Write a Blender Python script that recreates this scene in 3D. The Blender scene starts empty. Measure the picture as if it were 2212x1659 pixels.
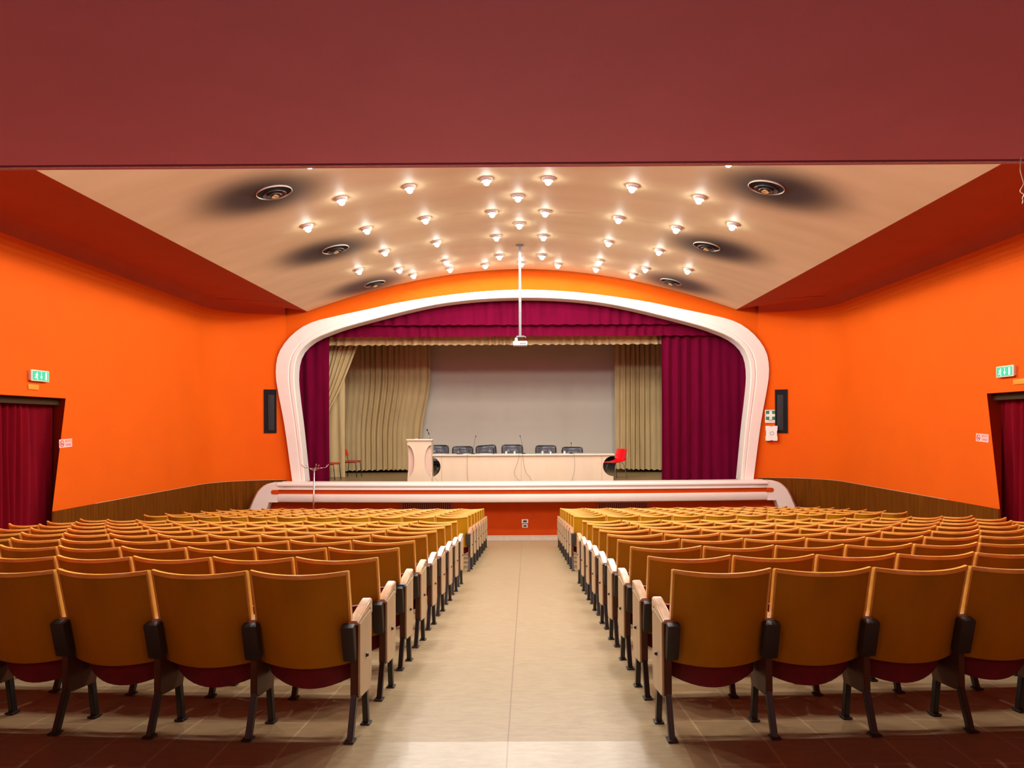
import bpy, bmesh, math, random
from mathutils import Vector, Matrix, noise as mnoise
PI = math.pi
C = bpy.context.scene.collection
random.seed(7)

# ---------------------------------------------------------------- the camera's measurements of the hall
F = 1662.0; CX = 1135.0; CY = 919.0; EYE = 1.59; ROLL = .0045
XC = -.08                     # centre line of the hall
DP = 19.4                     # plane of the stage wall
WALL = 7.5                    # half width of the hall
def P(px, py, D):
    """surveyed point: photo measurement at depth D"""
    dx = px - CX; dy = CY - py
    return ((dx*math.cos(ROLL) + dy*math.sin(ROLL))/F*D, EYE + (-dx*math.sin(ROLL) + dy*math.cos(ROLL))/F*D)
def floor_z(Y): return 0.0 if Y < 3.87 else .321 - .083*Y
STAGE_Z = .14

# ---------------------------------------------------------------- materials
M = {}
def mat(name, col, rough=.6, metal=0, spec=.5, noise=None, bump=None, sheen=0, emit=None, coat=0, trans=0):
    """noise=(scale, amount, stretch xyz) : value variation of the base colour; bump=(scale,strength)"""
    m = bpy.data.materials.new(name); m.use_nodes = True
    nt = m.node_tree; b = nt.nodes['Principled BSDF']
    b.inputs['Base Color'].default_value = (*col, 1)
    b.inputs['Roughness'].default_value = rough
    b.inputs['Metallic'].default_value = metal
    b.inputs['Specular IOR Level'].default_value = spec
    if coat: b.inputs['Coat Weight'].default_value = coat; b.inputs['Coat Roughness'].default_value = .12
    if sheen:
        b.inputs['Sheen Weight'].default_value = sheen; b.inputs['Sheen Roughness'].default_value = .4
        b.inputs['Sheen Tint'].default_value = (.9, .05, .16, 1)
    if emit:
        b.inputs['Emission Color'].default_value = (*emit[0], 1); b.inputs['Emission Strength'].default_value = emit[1]
    tc = nt.nodes.new('ShaderNodeTexCoord')
    if noise:
        mp = nt.nodes.new('ShaderNodeMapping'); mp.inputs['Scale'].default_value = noise[2] if len(noise) > 2 else (1, 1, 1)
        nz = nt.nodes.new('ShaderNodeTexNoise'); nz.inputs['Scale'].default_value = noise[0]; nz.inputs['Detail'].default_value = 6
        rp = nt.nodes.new('ShaderNodeMapRange')
        rp.inputs['From Min'].default_value = .3; rp.inputs['From Max'].default_value = .7
        rp.inputs['To Min'].default_value = 1-noise[1]; rp.inputs['To Max'].default_value = 1+noise[1]
        mx = nt.nodes.new('ShaderNodeVectorMath'); mx.operation = 'SCALE'; mx.inputs[0].default_value = col
        nt.links.new(tc.outputs['Object'], mp.inputs[0]); nt.links.new(mp.outputs[0], nz.inputs['Vector'])
        nt.links.new(nz.outputs['Fac'], rp.inputs['Value']); nt.links.new(rp.outputs[0], mx.inputs['Scale'])
        nt.links.new(mx.outputs[0], b.inputs['Base Color'])
    if bump:
        nb = nt.nodes.new('ShaderNodeTexNoise'); nb.inputs['Scale'].default_value = bump[0]; nb.inputs['Detail'].default_value = 3
        bp = nt.nodes.new('ShaderNodeBump'); bp.inputs['Strength'].default_value = bump[1]; bp.inputs['Distance'].default_value = .01
        nt.links.new(tc.outputs['Object'], nb.inputs['Vector']); nt.links.new(nb.outputs['Fac'], bp.inputs['Height'])
        nt.links.new(bp.outputs[0], b.inputs['Normal'])
    M[name] = m
    return m

mat('wall_orange', (.66, .098, .001), .8, spec=.15, noise=(1.2, .03), bump=(60, .12))
mat('soffit_red', (.64, .22, .48), .7, noise=(1.5, .04), bump=(50, .1))
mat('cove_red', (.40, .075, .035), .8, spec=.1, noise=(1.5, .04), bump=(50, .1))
mat('stage_red', (.55, .06, .001), .75, spec=.15, noise=(3, .06), bump=(60, .1))
mat('wainscot', (.12, .034, .001), .7, spec=.06, noise=(3.5, .3, (7, 7, .35)))
mat('wainscot_edge', (.5, .3, .16), .4)
mat('frame_white', (.76, .71, .64), .55, noise=(2, .02))
mat('skirting', (.72, .62, .48), .5)
mat('velvet', (.11, .0008, .018), .9, sheen=.6, spec=.06, noise=(2.5, .12, (3, 3, .6)))
mat('velvet_door', (.13, .0008, .005), .9, sheen=.5, spec=.06, noise=(2.5, .12, (3, 3, .6)))
mat('beige_cloth', (.50, .37, .17), .85, noise=(2.5, .08, (3, 3, .5)))
mat('screen', (.60, .55, .45), .8, noise=(.8, .02))
mat('stage_dark', (.05, .045, .04), .9, noise=(2, .2))
mat('stage_floor', (.27, .17, .07), .35, noise=(3, .2, (.6, 6, 1)))
mat('desk_cream', (.62, .52, .37), .45, noise=(1.5, .025, (4, 1, 1)))
mat('desk_side', (.60, .44, .34), .5)
mat('desk_top', (.68, .62, .50), .3)
mat('seam', (.30, .20, .11), .8)
mat('seat_wood', (.44, .225, .004), .5, noise=(5, .12, (1, 1, .35)), spec=.15)
mat('seat_trim', (.90, .52, .10), .22, noise=(14, .12), spec=.45)
mat('seat_red', (.16, .002, .012), .7, sheen=.2, noise=(12, .15))
mat('seat_cushion_top', (.55, .03, .025), .7, sheen=.2)
mat('arm_wood', (.50, .30, .15), .16, noise=(25, .3, (1, .3, 1)), coat=.6)
mat('aisle_panel', (.56, .46, .28), .4, noise=(8, .1, (1, 1, .2)))
mat('bracket_brown', (.075, .030, .012), .45, noise=(10, .15))
mat('black_metal', (.022, .022, .020), .42, noise=(20, .1))
mat('hinge_plastic', (.028, .028, .027), .5)
mat('blue_tape', (.03, .25, .5), .5)
mat('chrome', (.75, .73, .70), .18, metal=1)
mat('steel_grey', (.16, .16, .165), .5, metal=.2)
mat('black_leather', (.075, .082, .095), .35, spec=.5)
mat('black_frame', (.02, .02, .02), .35)
mat('red_plastic', (.75, .006, .012), .3)
mat('red_cloth', (.55, .035, .012), .6)
mat('white_plastic', (.82, .80, .76), .35)
mat('paper', (.8, .8, .78), .7)
mat('lens', (.02, .03, .05), .1)
mat('cable', (.22, .18, .13), .6)
mat('sign_green', (.03, .50, .28), .5, emit=((.05, .75, .42), .2))
mat('sign_white', (.9, .95, .9), .5, emit=((.8, 1, .9), .25))
mat('sign_case', (.75, .66, .50), .4)
mat('safety_green', (.015, .22, .10), .5)
mat('sign_red', (.62, .03, .03), .5)
mat('sign_pink', (.80, .52, .46), .5)
mat('ochre_plate', (.70, .26, .01), .5)
mat('pelmet', (.045, .024, .009), .7, spec=.1)
mat('speaker_black', (.012, .011, .013), .8, spec=.1, noise=(60, .3))
mat('speaker_grille', (.030, .029, .030), .7, spec=.15, noise=(80, .4))
mat('vent_red', (.42, .08, .07), .6)
mat('vent_gap', (.10, .012, .012), .8)
mat('diffuser_rim', (.62, .56, .44), .35)
mat('diffuser_cone', (.10, .09, .08), .35, metal=.3)
mat('diffuser_core', (.85, .58, .22), .35)
mat('soot', (.018, .016, .018), .9)
mat('lamp_ring', (.55, .52, .46), .35)
mat('lamp_glow', (1, 1, 1), .5, emit=((1, .98, .92), 190))
mat('lamp_glow_weak', (1, 1, 1), .5, emit=((1, .98, .92), 70))
mat('fill_lamp_glow', (1, 1, 1), .5, emit=((1, .95, .88), 60))
mat('socket_dark', (.02, .02, .02), .4)
mat('plaster_lip', (.82, .68, .52), .8, noise=(30, .2))
mat('cord', (.85, .78, .62), .7)

def floor_material():
    m = bpy.data.materials.new('floor_lino'); m.use_nodes = True; nt = m.node_tree; N = nt.nodes; L = nt.links
    b = N['Principled BSDF']; b.inputs['Roughness'].default_value = .33; b.inputs['Specular IOR Level'].default_value = .35
    tc = N.new('ShaderNodeTexCoord')
    n1 = N.new('ShaderNodeTexNoise'); n1.inputs['Scale'].default_value = 9; n1.inputs['Detail'].default_value = 9; n1.inputs['Roughness'].default_value = .7
    mp = N.new('ShaderNodeMapping'); mp.inputs['Scale'].default_value = (1, 3.2, 1)
    L.new(tc.outputs['Object'], mp.inputs[0]); L.new(mp.outputs[0], n1.inputs['Vector'])
    r1 = N.new('ShaderNodeValToRGB'); r1.color_ramp.elements[0].position = .33; r1.color_ramp.elements[1].position = .68
    r1.color_ramp.elements[0].color = (.29, .22, .11, 1); r1.color_ramp.elements[1].color = (.39, .305, .17, 1)
    L.new(n1.outputs['Fac'], r1.inputs[0])
    # square tiles beside the aisle
    br = N.new('ShaderNodeTexBrick'); br.offset = .5; br.inputs['Scale'].default_value = 1
    br.inputs['Brick Width'].default_value = .6; br.inputs['Row Height'].default_value = .3
    br.inputs['Mortar Size'].default_value = .006; br.inputs['Mortar Smooth'].default_value = .1
    br.inputs['Color1'].default_value = (.26, .175, .085, 1); br.inputs['Color2'].default_value = (.29, .195, .095, 1)
    br.inputs['Mortar'].default_value = (.38, .28, .15, 1)
    mb = N.new('ShaderNodeMapping'); mb.inputs['Rotation'].default_value = (0, 0, PI/2)
    L.new(tc.outputs['Object'], mb.inputs[0]); L.new(mb.outputs[0], br.inputs['Vector'])
    mn = N.new('ShaderNodeMixRGB'); mn.blend_type = 'OVERLAY'; mn.inputs[0].default_value = .35
    L.new(br.outputs['Color'], mn.inputs[1]); L.new(n1.outputs['Fac'], mn.inputs[2])
    sx = N.new('ShaderNodeSeparateXYZ'); L.new(tc.outputs['Object'], sx.inputs[0])
    def math_(op, a, bb):
        n = N.new('ShaderNodeMath'); n.operation = op
        for i, v in enumerate((a, bb)):
            if isinstance(v, (int, float)): n.inputs[i].default_value = v
            elif v is not None: L.new(v, n.inputs[i])
        return n.outputs[0]
    ax = math_('ABSOLUTE', math_('SUBTRACT', sx.outputs['X'], XC), None)
    side = math_('GREATER_THAN', ax, .86)
    back = math_('LESS_THAN', sx.outputs['Y'], 5.0)
    mx = N.new('ShaderNodeMixRGB'); L.new(math_('MULTIPLY', side, back), mx.inputs[0]); L.new(r1.outputs[0], mx.inputs[1]); L.new(mn.outputs[0], mx.inputs[2])
    seam = math_('LESS_THAN', math_('ABSOLUTE', math_('SUBTRACT', sx.outputs['X'], -.095), None), .0035)
    far = math_('LESS_THAN', math_('ABSOLUTE', math_('SUBTRACT', sx.outputs['Y'], 10.9), None), .012)
    far = math_('MULTIPLY', far, math_('LESS_THAN', math_('ABSOLUTE', math_('SUBTRACT', sx.outputs['X'], -.06), None), .06))
    sm = N.new('ShaderNodeMixRGB'); L.new(math_('MAXIMUM', seam, far), sm.inputs[0]); L.new(mx.outputs[0], sm.inputs[1]); sm.inputs[2].default_value = (.22, .14, .07, 1)
    L.new(sm.outputs[0], b.inputs['Base Color'])
    M['floor'] = m
floor_material()

DIFFUSERS = [(-3.66, 11.25), (-3.66, 14.88), (-3.62, 18.55), (3.50, 11.12), (3.50, 14.78), (3.50, 18.42)]
def ceiling_material():
    m = bpy.data.materials.new('ceiling_plaster'); m.use_nodes = True; nt = m.node_tree; N = nt.nodes; L = nt.links
    b = N['Principled BSDF']; b.inputs['Roughness'].default_value = .6
    tc = N.new('ShaderNodeTexCoord')
    nz = N.new('ShaderNodeTexNoise'); nz.inputs['Scale'].default_value = .9; nz.inputs['Detail'].default_value = 4
    mp = N.new('ShaderNodeMapping'); mp.inputs['Scale'].default_value = (.5, 2.2, 1)
    L.new(tc.outputs['Object'], mp.inputs[0]); L.new(mp.outputs[0], nz.inputs['Vector'])
    base = N.new('ShaderNodeValToRGB'); base.color_ramp.elements[0].position = .3; base.color_ramp.elements[1].position = .7
    base.color_ramp.elements[0].color = (.67, .54, .31, 1); base.color_ramp.elements[1].color = (.75, .61, .37, 1)
    L.new(nz.outputs['Fac'], base.inputs[0])
    last = None
    for (x, y) in DIFFUSERS:                      # soot blown out of each air diffuser, dragged towards the outer side
        s = 1 if x > 0 else -1
        sub = N.new('ShaderNodeVectorMath'); sub.operation = 'SUBTRACT'; sub.inputs[1].default_value = (x + s*.2, y, 0)
        L.new(tc.outputs['Object'], sub.inputs[0])
        sc = N.new('ShaderNodeVectorMath'); sc.operation = 'MULTIPLY'; sc.inputs[1].default_value = (.85, .95, 0)
        L.new(sub.outputs[0], sc.inputs[0])
        ln = N.new('ShaderNodeVectorMath'); ln.operation = 'LENGTH'; L.new(sc.outputs[0], ln.inputs[0])
        mr = N.new('ShaderNodeMapRange'); mr.interpolation_type = 'SMOOTHERSTEP'
        mr.inputs['From Min'].default_value = .18; mr.inputs['From Max'].default_value = 1.2
        mr.inputs['To Min'].default_value = .98; mr.inputs['To Max'].default_value = 0
        L.new(ln.outputs['Value'], mr.inputs['Value'])
        if last is None: last = mr.outputs[0]
        else:
            mx = N.new('ShaderNodeMath'); mx.operation = 'MAXIMUM'; L.new(last, mx.inputs[0]); L.new(mr.outputs[0], mx.inputs[1]); last = mx.outputs[0]
    mix = N.new('ShaderNodeMixRGB'); L.new(last, mix.inputs[0]); L.new(base.outputs[0], mix.inputs[1]); mix.inputs[2].default_value = (.03, .028, .034, 1)
    L.new(mix.outputs[0], b.inputs['Base Color'])
    M['ceiling'] = m
ceiling_material()

# ---------------------------------------------------------------- mesh helpers
class MB:
    def __init__(s): s.bm = bmesh.new()
    def faces(s, pts, idx):
        v = [s.bm.verts.new(p) for p in pts]
        for f in idx:
            try: s.bm.faces.new([v[i] for i in f])
            except ValueError: pass
        return v
    def box(s, c, d, mtx=None, bev=0):
        t = bmesh.new(); bmesh.ops.create_cube(t, size=1)
        for v in t.verts: v.co = Vector((v.co.x*d[0], v.co.y*d[1], v.co.z*d[2]))
        if bev: bmesh.ops.bevel(t, geom=t.edges[:], offset=bev, segments=2, affect='EDGES', profile=.6)
        if mtx is not None: bmesh.ops.transform(t, matrix=mtx, verts=t.verts)
        bmesh.ops.translate(t, vec=c, verts=t.verts)
        s.merge(t); return s
    def merge(s, t):
        me = bpy.data.meshes.new('tmp'); t.to_mesh(me); t.free(); s.bm.from_mesh(me); bpy.data.meshes.remove(me)
    def prism(s, poly, fn, t0, t1, bev=0):
        """poly: 2D outline; fn(a,b,t) -> point"""
        t = bmesh.new(); n = len(poly)
        A = [t.verts.new(fn(a, b, t0)) for a, b in poly]; B = [t.verts.new(fn(a, b, t1)) for a, b in poly]
        t.faces.new(A); t.faces.new(B[::-1])
        for i in range(n): t.faces.new([A[i], B[i], B[(i+1) % n], A[(i+1) % n]])
        bmesh.ops.recalc_face_normals(t, faces=t.faces[:])
        if bev: bmesh.ops.bevel(t, geom=t.edges[:], offset=bev, segments=2, affect='EDGES')
        s.merge(t); return s
    def tube(s, pts, r, seg=8, cap=True):
        pts = [Vector(p) for p in pts]; rings = []
        up = None
        for i, p in enumerate(pts):
            d = (pts[min(i+1, len(pts)-1)] - pts[max(i-1, 0)]).normalized()
            if up is None:
                up = Vector((0, 0, 1)) if abs(d.z) < .9 else Vector((1, 0, 0))
            a = d.cross(up).normalized(); b = a.cross(d).normalized(); up = b
            rr = r[i] if isinstance(r, (list, tuple)) else r
            rings.append([s.bm.verts.new(p + (a*math.cos(2*PI*k/seg) + b*math.sin(2*PI*k/seg))*rr) for k in range(seg)])
        for i in range(len(rings)-1):
            for k in range(seg):
                s.bm.faces.new([rings[i][k], rings[i][(k+1) % seg], rings[i+1][(k+1) % seg], rings[i+1][k]])
        if cap: s.bm.faces.new(rings[0][::-1]); s.bm.faces.new(rings[-1])
        return s
    def lathe(s, prof, seg=24, c=(0, 0, 0), closed=False):
        rings = []
        for (r, z) in prof:
            if r < 1e-5: rings.append([s.bm.verts.new((c[0], c[1], c[2]+z))])
            else: rings.append([s.bm.verts.new((c[0]+r*math.cos(2*PI*k/seg), c[1]+r*math.sin(2*PI*k/seg), c[2]+z)) for k in range(seg)])
        for i in range(len(rings)-1):
            a, b = rings[i], rings[i+1]
            for k in range(seg):
                q = [a[k % len(a)], a[(k+1) % len(a)], b[(k+1) % len(b)], b[k % len(b)]]
                u = []
                for v in q:
                    if v not in u: u.append(v)
                if len(u) > 2: s.bm.faces.new(u)
        return s
    def grid(s, fn, nu, nv):
        V = [[s.bm.verts.new(fn(i/nu, j/nv)) for j in range(nv+1)] for i in range(nu+1)]
        for i in range(nu):
            for j in range(nv): s.bm.faces.new([V[i][j], V[i+1][j], V[i+1][j+1], V[i][j+1]])
        return s
    def slab(s, fn, nu, nv, th):
        """grid with thickness; fn(u,v,t) t=0 front, 1 back"""
        t = bmesh.new()
        A = [[t.verts.new(fn(i/nu, j/nv, 0)) for j in range(nv+1)] for i in range(nu+1)]
        B = [[t.verts.new(fn(i/nu, j/nv, 1)) for j in range(nv+1)] for i in range(nu+1)]
        for i in range(nu):
            for j in range(nv):
                t.faces.new([A[i][j], A[i+1][j], A[i+1][j+1], A[i][j+1]]); t.faces.new([B[i][j], B[i][j+1], B[i+1][j+1], B[i+1][j]])
        for i in range(nu):
            t.faces.new([A[i][0], B[i][0], B[i+1][0], A[i+1][0]]); t.faces.new([A[i][nv], A[i+1][nv], B[i+1][nv], B[i][nv]])
        for j in range(nv):
            t.faces.new([A[0][j], A[0][j+1], B[0][j+1], B[0][j]]); t.faces.new([A[nu][j], B[nu][j], B[nu][j+1], A[nu][j+1]])
        bmesh.ops.recalc_face_normals(t, faces=t.faces[:])
        s.merge(t); return s
    def build(s, name, m, parent=None, smooth=False, norm=True, sharp=None):
        if norm: bmesh.ops.recalc_face_normals(s.bm, faces=s.bm.faces[:])
        me = bpy.data.meshes.new(name)
        s.bm.to_mesh(me); s.bm.free()
        me.materials.append(M[m])
        if smooth:
            for p in me.polygons: p.use_smooth = True
            if sharp: me.set_sharp_from_angle(angle=math.radians(sharp))
        o = bpy.data.objects.new(name, me); C.objects.link(o)
        if parent is not None: o.parent = parent
        return o
def box_obj(name, c, d, m, parent=None, bev=0, mtx=None):
    return MB().box(c, d, mtx, bev).build(name, m, parent, smooth=bev > 0, sharp=40)
def tag(o, label, cat, group=None):
    o['label'] = label; o['category'] = cat
    if group: o['group'] = group
    return o
def thing(name, label, cat, loc=(0, 0, 0), rz=0, group=None):
    o = bpy.data.objects.new(name, None); C.objects.link(o); o.empty_display_size = .1
    o.location = loc; o.rotation_euler = (0, 0, rz); return tag(o, label, cat, group)
def struct(o, label=None):
    o['kind'] = 'structure'
    if label: o['label'] = label
    return o
def copy_tree(o, parent=None, skip=()):
    c = o.copy(); C.objects.link(c); c.parent = parent
    for ch in list(o.children):
        if ch.name.split('.')[0] not in skip: copy_tree(ch, c)
    return c
def yz(x0): return lambda a, b, t: (x0 + t, a, b)      # outline in YZ extruded along x
def xz(a, b, t): return (a, t, b)                        # outline in XZ extruded along y
def spline(pts, n):
    """Catmull-Rom through pts, resampled to n+1 points by length"""
    Q = [Vector(p) for p in pts]; out = []
    for i in range(len(Q)-1):
        p0 = Q[max(i-1, 0)]; p1 = Q[i]; p2 = Q[i+1]; p3 = Q[min(i+2, len(Q)-1)]
        for k in range(12):
            t = k/12; out.append(.5*((2*p1)+(p2-p0)*t+(2*p0-5*p1+4*p2-p3)*t*t+(3*p1-p0-3*p2+p3)*t**3))
    out.append(Q[-1]); d = [0]
    for i in range(1, len(out)): d.append(d[-1]+(out[i]-out[i-1]).length)
    res = []; j = 0
    for k in range(n+1):
        s_ = d[-1]*k/n
        while j < len(d)-2 and d[j+1] < s_: j += 1
        f = (s_-d[j])/max(1e-9, d[j+1]-d[j]); res.append(out[j].lerp(out[j+1], min(1, max(0, f))))
    return res

# ================================================================ THE HALL
ZE = 4.47; RISE = 1.04; CW = 5.38                       # vaulted ceiling: edge height, rise, half width
def vault_z(X): return ZE + RISE*(1 - min(1, abs(X-XC)/CW)**1.85)
def vault_n(X):
    e = .01; s_ = (vault_z(X+e)-vault_z(X-e))/(2*e); return math.atan(s_)

# floor: flat at the back, then sloping down to the stage
mb = MB()
def ffn(u, v):
    X = -8.6 + u*17.2; return (X, 0, 0)
ys = [-2.2, 3.87] + [3.87 + (19.5-3.87)*k/10 for k in range(1, 11)]
V = [[mb.bm.verts.new((x, y, floor_z(y))) for x in (-8.6, -4, XC, 4, 8.6)] for y in ys]
for i in range(len(ys)-1):
    for j in range(4): mb.bm.faces.new([V[i][j], V[i][j+1], V[i+1][j+1], V[i+1][j]])
struct(mb.build('floor', 'floor'), 'beige marbled floor sloping down the centre aisle to the stage')

# vaulted ceiling
mb = MB().grid(lambda u, v: (XC + (2*u-1)*CW, 5.40 + v*(19.30-5.40), vault_z(XC + (2*u-1)*CW)), 48, 20)
struct(mb.build('ceiling', 'ceiling', smooth=True), 'beige vaulted ceiling with bulbs and sooty air diffusers')

# low dark red soffit (underside of the balcony) in front of the vault, with its upright front
SZ = 3.4; YL = 5.33; YR = 5.25
def sy(X): return YL + (YR-YL)*(X+7.6)/15.2
mb = MB()
mb.faces([(-8.2, -2.2, SZ), (8.2, -2.2, SZ), (8.2, sy(8.2), SZ), (-8.2, sy(-8.2), SZ)], [(0, 3, 2, 1)])
struct(mb.build('ceiling_rear', 'soffit_red'), 'dark red flat underside of the balcony over the rear seats')
mb = MB().box((0, 5.36, 4.55), (16.4, .06, 2.3))
for v in mb.bm.verts: v.co.y += (sy(v.co.x) - 5.29)
struct(mb.build('wall_balcony', 'soffit_red'))
mb = MB(); N = 260; pts = []
for k in range(N+1):
    X = -7.5 + 15*k/N; d = .006 + .012*max(0, mnoise.noise(Vector((X*3.1, 2, 0)))) + .006*max(0, mnoise.noise(Vector((X*14, 5, 0))))
    if abs(X) > 5.5: d = .006
    pts.append((X, d))
V = [[mb.bm.verts.new((X, sy(X)+yy, SZ+zz*d + .004)) for (yy, zz) in ((.048, 0), (.048, -1), (.056, -1), (.056, 0))] for X, d in pts]
for i in range(N):
    for j in range(3): mb.bm.faces.new([V[i][j], V[i][j+1], V[i+1][j+1], V[i+1][j]])
struct(mb.build('trim_balcony', 'plaster_lip'), 'ragged pale plaster lip along the balcony edge')

# side walls: plan path (offset from XC, Y), with a rounded cove into a narrow lower soffit
path_core = [(7.5, 17.9), (7.43, 18.32), (7.24, 18.72), (6.92, 19.03), (6.55, 19.22), (6.2, 19.34), (5.95, 19.40)]
PATH = [(p.x, p.y) for p in spline([(x, y, 0) for x, y in path_core], 22)]
DOOR_TOP = 2.07; DY0 = 10.1
def wall_path(s):
    return [(XC + s*x, y) for x, y in PATH]
def wall_frame(s, X):
    """point and inward normal on the curved corner at world X"""
    pp = wall_path(s)
    for i in range(len(pp)-1):
        a, b = pp[i], pp[i+1]
        if min(a[0], b[0]) <= X <= max(a[0], b[0]):
            f = (X-a[0])/(b[0]-a[0]); y = a[1]+f*(b[1]-a[1]); t = Vector((b[0]-a[0], b[1]-a[1], 0)).normalized()
            n = Vector((t.y, -t.x, 0)) if s < 0 else Vector((-t.y, t.x, 0))
            if n.y > 0: n = -n
            return Vector((X, y, 0)), n
CR = .42; ZC = 4.58
def side_wall(s, name):
    mb = MB(); X = XC + s*WALL; DT, DB, DC_ = ((12.69, 12.31, 12.76) if s < 0 else (12.37, 12.04, 12.46))
    full = [(X, y) for y in (DT, 13.5, 14.5, 15.5, 16.7)] + wall_path(s)
    # rows of heights: floor, up to cove; then cove arc; then soffit to the ceiling edge
    def column(px, py, n):
        col = [Vector((px, py, -1.4)), Vector((px, py, .24)), Vector((px, py, DOOR_TOP)), Vector((px, py, ZC-CR))]
        for k in range(1, 9):
            a = k/8*PI/2; col.append(Vector((px, py, 0)) + n*(CR*(1-math.cos(a))) + Vector((0, 0, ZC-CR+CR*math.sin(a))))
        ex = XC + s*CW; ey = min(col[-1].y, 19.38)
        if py > 17.9: ey = 17.48 + (py-17.9)/1.5*(19.38-17.48)
        col.append(Vector((ex, ey, ZE)))
        return col
    cols = []
    for i, (px, py) in enumerate(full):
        a = full[max(i-1, 0)]; b = full[min(i+1, len(full)-1)]
        t = Vector((b[0]-a[0], b[1]-a[1], 0)).normalized(); n = Vector((-t.y, t.x, 0))*s
        if n.x*s > .2: n = -n
        cols.append(column(px, py, n))
    c0 = cols[0]
    # slanting edge of the doorway
    jamb = [Vector((X, DB-.02, -1.4)), Vector((X, DB, .24)), Vector((X, DT, DOOR_TOP))]
    V = [[mb.bm.verts.new(p) for p in c] for c in cols]
    for i in range(len(V)-1):
        for j in range(len(V[0])-1): mb.bm.faces.new([V[i][j], V[i+1][j], V[i+1][j+1], V[i][j+1]])
    J = [mb.bm.verts.new(p) for p in jamb[:2]] + [V[0][2]]
    mb.bm.faces.new([J[0], V[0][0], V[0][1], J[1]]); mb.bm.faces.new([J[1], V[0][1], J[2]])
    # above the door and the rear stretch
    nn = Vector((-s, 0, 0))
    colr = [column(X, y, nn) for y in (-2.2, DY0)]
    R = [[mb.bm.verts.new(p) for p in c] for c in colr]
    for j in range(len(R[0])-1): mb.bm.faces.new([R[0][j], R[1][j], R[1][j+1], R[0][j+1]])
    for j in range(2, len(R[0])-1): mb.bm.faces.new([R[1][j], V[0][j], V[0][j+1], R[1][j+1]])
    # reveals of the doorway
    O = .30; ox = X + s*O
    mb.faces([(X, DB-.02, -1.4), (X, DB, .24), (X, DT, DOOR_TOP), (ox, DC_, DOOR_TOP), (ox, DC_, -1.4)], [(0, 1, 2, 3, 4)])
    mb.faces([(X, DY0, DOOR_TOP), (X, DT, DOOR_TOP), (ox, DC_, DOOR_TOP), (ox, DY0, DOOR_TOP)], [(0, 1, 2, 3)])
    mb.faces([(X, DY0, -1.4), (X, DY0, DOOR_TOP), (ox, DY0, DOOR_TOP), (ox, DY0, -1.4)], [(0, 1, 2, 3)])
    mb.faces([(ox+s*.25, DY0-.3, -1.4), (ox+s*.25, DY0-.3, 2.4), (ox+s*.25, 13, 2.4), (ox+s*.25, 13, -1.4)], [(0, 1, 2, 3)])
    o = mb.build(name, 'wall_orange', smooth=True, sharp=35)
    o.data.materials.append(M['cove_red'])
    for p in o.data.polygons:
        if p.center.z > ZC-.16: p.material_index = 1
    struct(o, 'smooth orange painted side wall curving into the stage wall')
    # wood panelling below
    mb = MB(); off = .022
    ww = [(X, DB-.005)] + full[0:]
    def inset(i):
        a = ww[max(i-1, 0)]; b = ww[min(i+1, len(ww)-1)]
        t = Vector((b[0]-a[0], b[1]-a[1], 0)).normalized(); n = Vector((-t.y, t.x, 0))*s
        if n.x*s > .2: n = -n
        return Vector((ww[i][0], ww[i][1], 0)) + n*off
    prev = None
    for i in range(len(ww)):
        p = inset(i); w = Vector((ww[i][0], ww[i][1], 0))
        r = [mb.bm.verts.new((p.x, p.y, floor_z(p.y)-.02)), mb.bm.verts.new((p.x, p.y, .245)), mb.bm.verts.new((w.x, w.y, .245))]
        if prev:
            for j in range(2): mb.bm.faces.new([prev[j], r[j], r[j+1], prev[j+1]])
        prev = r
    struct(mb.build('trim_'+name.split('_')[1]+'_panelling', 'wainscot'), 'dark brown wood panelling along the foot of the side wall')
    mb = MB(); pp = [inset(i) for i in range(2, len(ww))]
    mb.tube([(p.x, p.y, .252) for p in pp], .007, 5)
    struct(mb.build('trim_'+name.split('_')[1]+'_cap', 'wainscot_edge'))
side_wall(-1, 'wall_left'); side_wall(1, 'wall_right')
struct(MB().box((0, -2.25, 1.5), (17.2, .1, 6)).build('wall_back', 'wall_orange'))

# stage wall with the rounded proscenium opening
Lo = [(638.2, 1040), (621.6, 922), (608, 850), (602.6, 815), (603.2, 787), (609, 763), (623, 740), (639.7, 722), (662, 705.5), (689.4, 694), (722.6, 686), (743.7, 681.2), (801, 669), (861, 656), (936.5, 643.7), (1011.9, 634.2), (1072, 629.4), (1132, 627.2)]
Li = [(666, 1040), (654.8, 931.5), (647.3, 871), (642.5, 823), (644, 790), (650, 769), (661, 752.5), (677.4, 738.6), (697, 728), (712, 722), (740.7, 711.5), (776.8, 701), (831, 686.5), (891, 671.5), (951.6, 659), (1012, 651), (1072, 646.5), (1132, 645)]
def half(L): return [P(x, y, DP) for x, y in L]
def full_arch(L):
    h = half(L); c = h[-1][0]; h = [(x-c, z) for x, z in h]; h[-1] = (0, h[-1][1])
    pts = [(XC+.01+x, z) for x, z in h] + [(XC+.01-x, z) for x, z in h[-2::-1]]
    pts = [(x, z-.028*0) for x, z in pts]
    return pts
def by_angle(L, n=120):
    D_ = spline([(x, z, 0) for x, z in full_arch(L)], 900); A = [math.atan2(p.x-XC, p.y-1.6) for p in D_]; out = []
    for i in range(n+1):
        a = A[0] + (A[-1]-A[0])*i/n; j = 0
        while j < len(A)-2 and A[j+1] < a: j += 1
        f = (a-A[j])/max(1e-9, A[j+1]-A[j]); out.append(D_[j].lerp(D_[j+1], min(1, max(0, f))))
    return out
AO = by_angle(Lo); AI = by_angle(Li)
mb = MB(); prev = None
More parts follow.
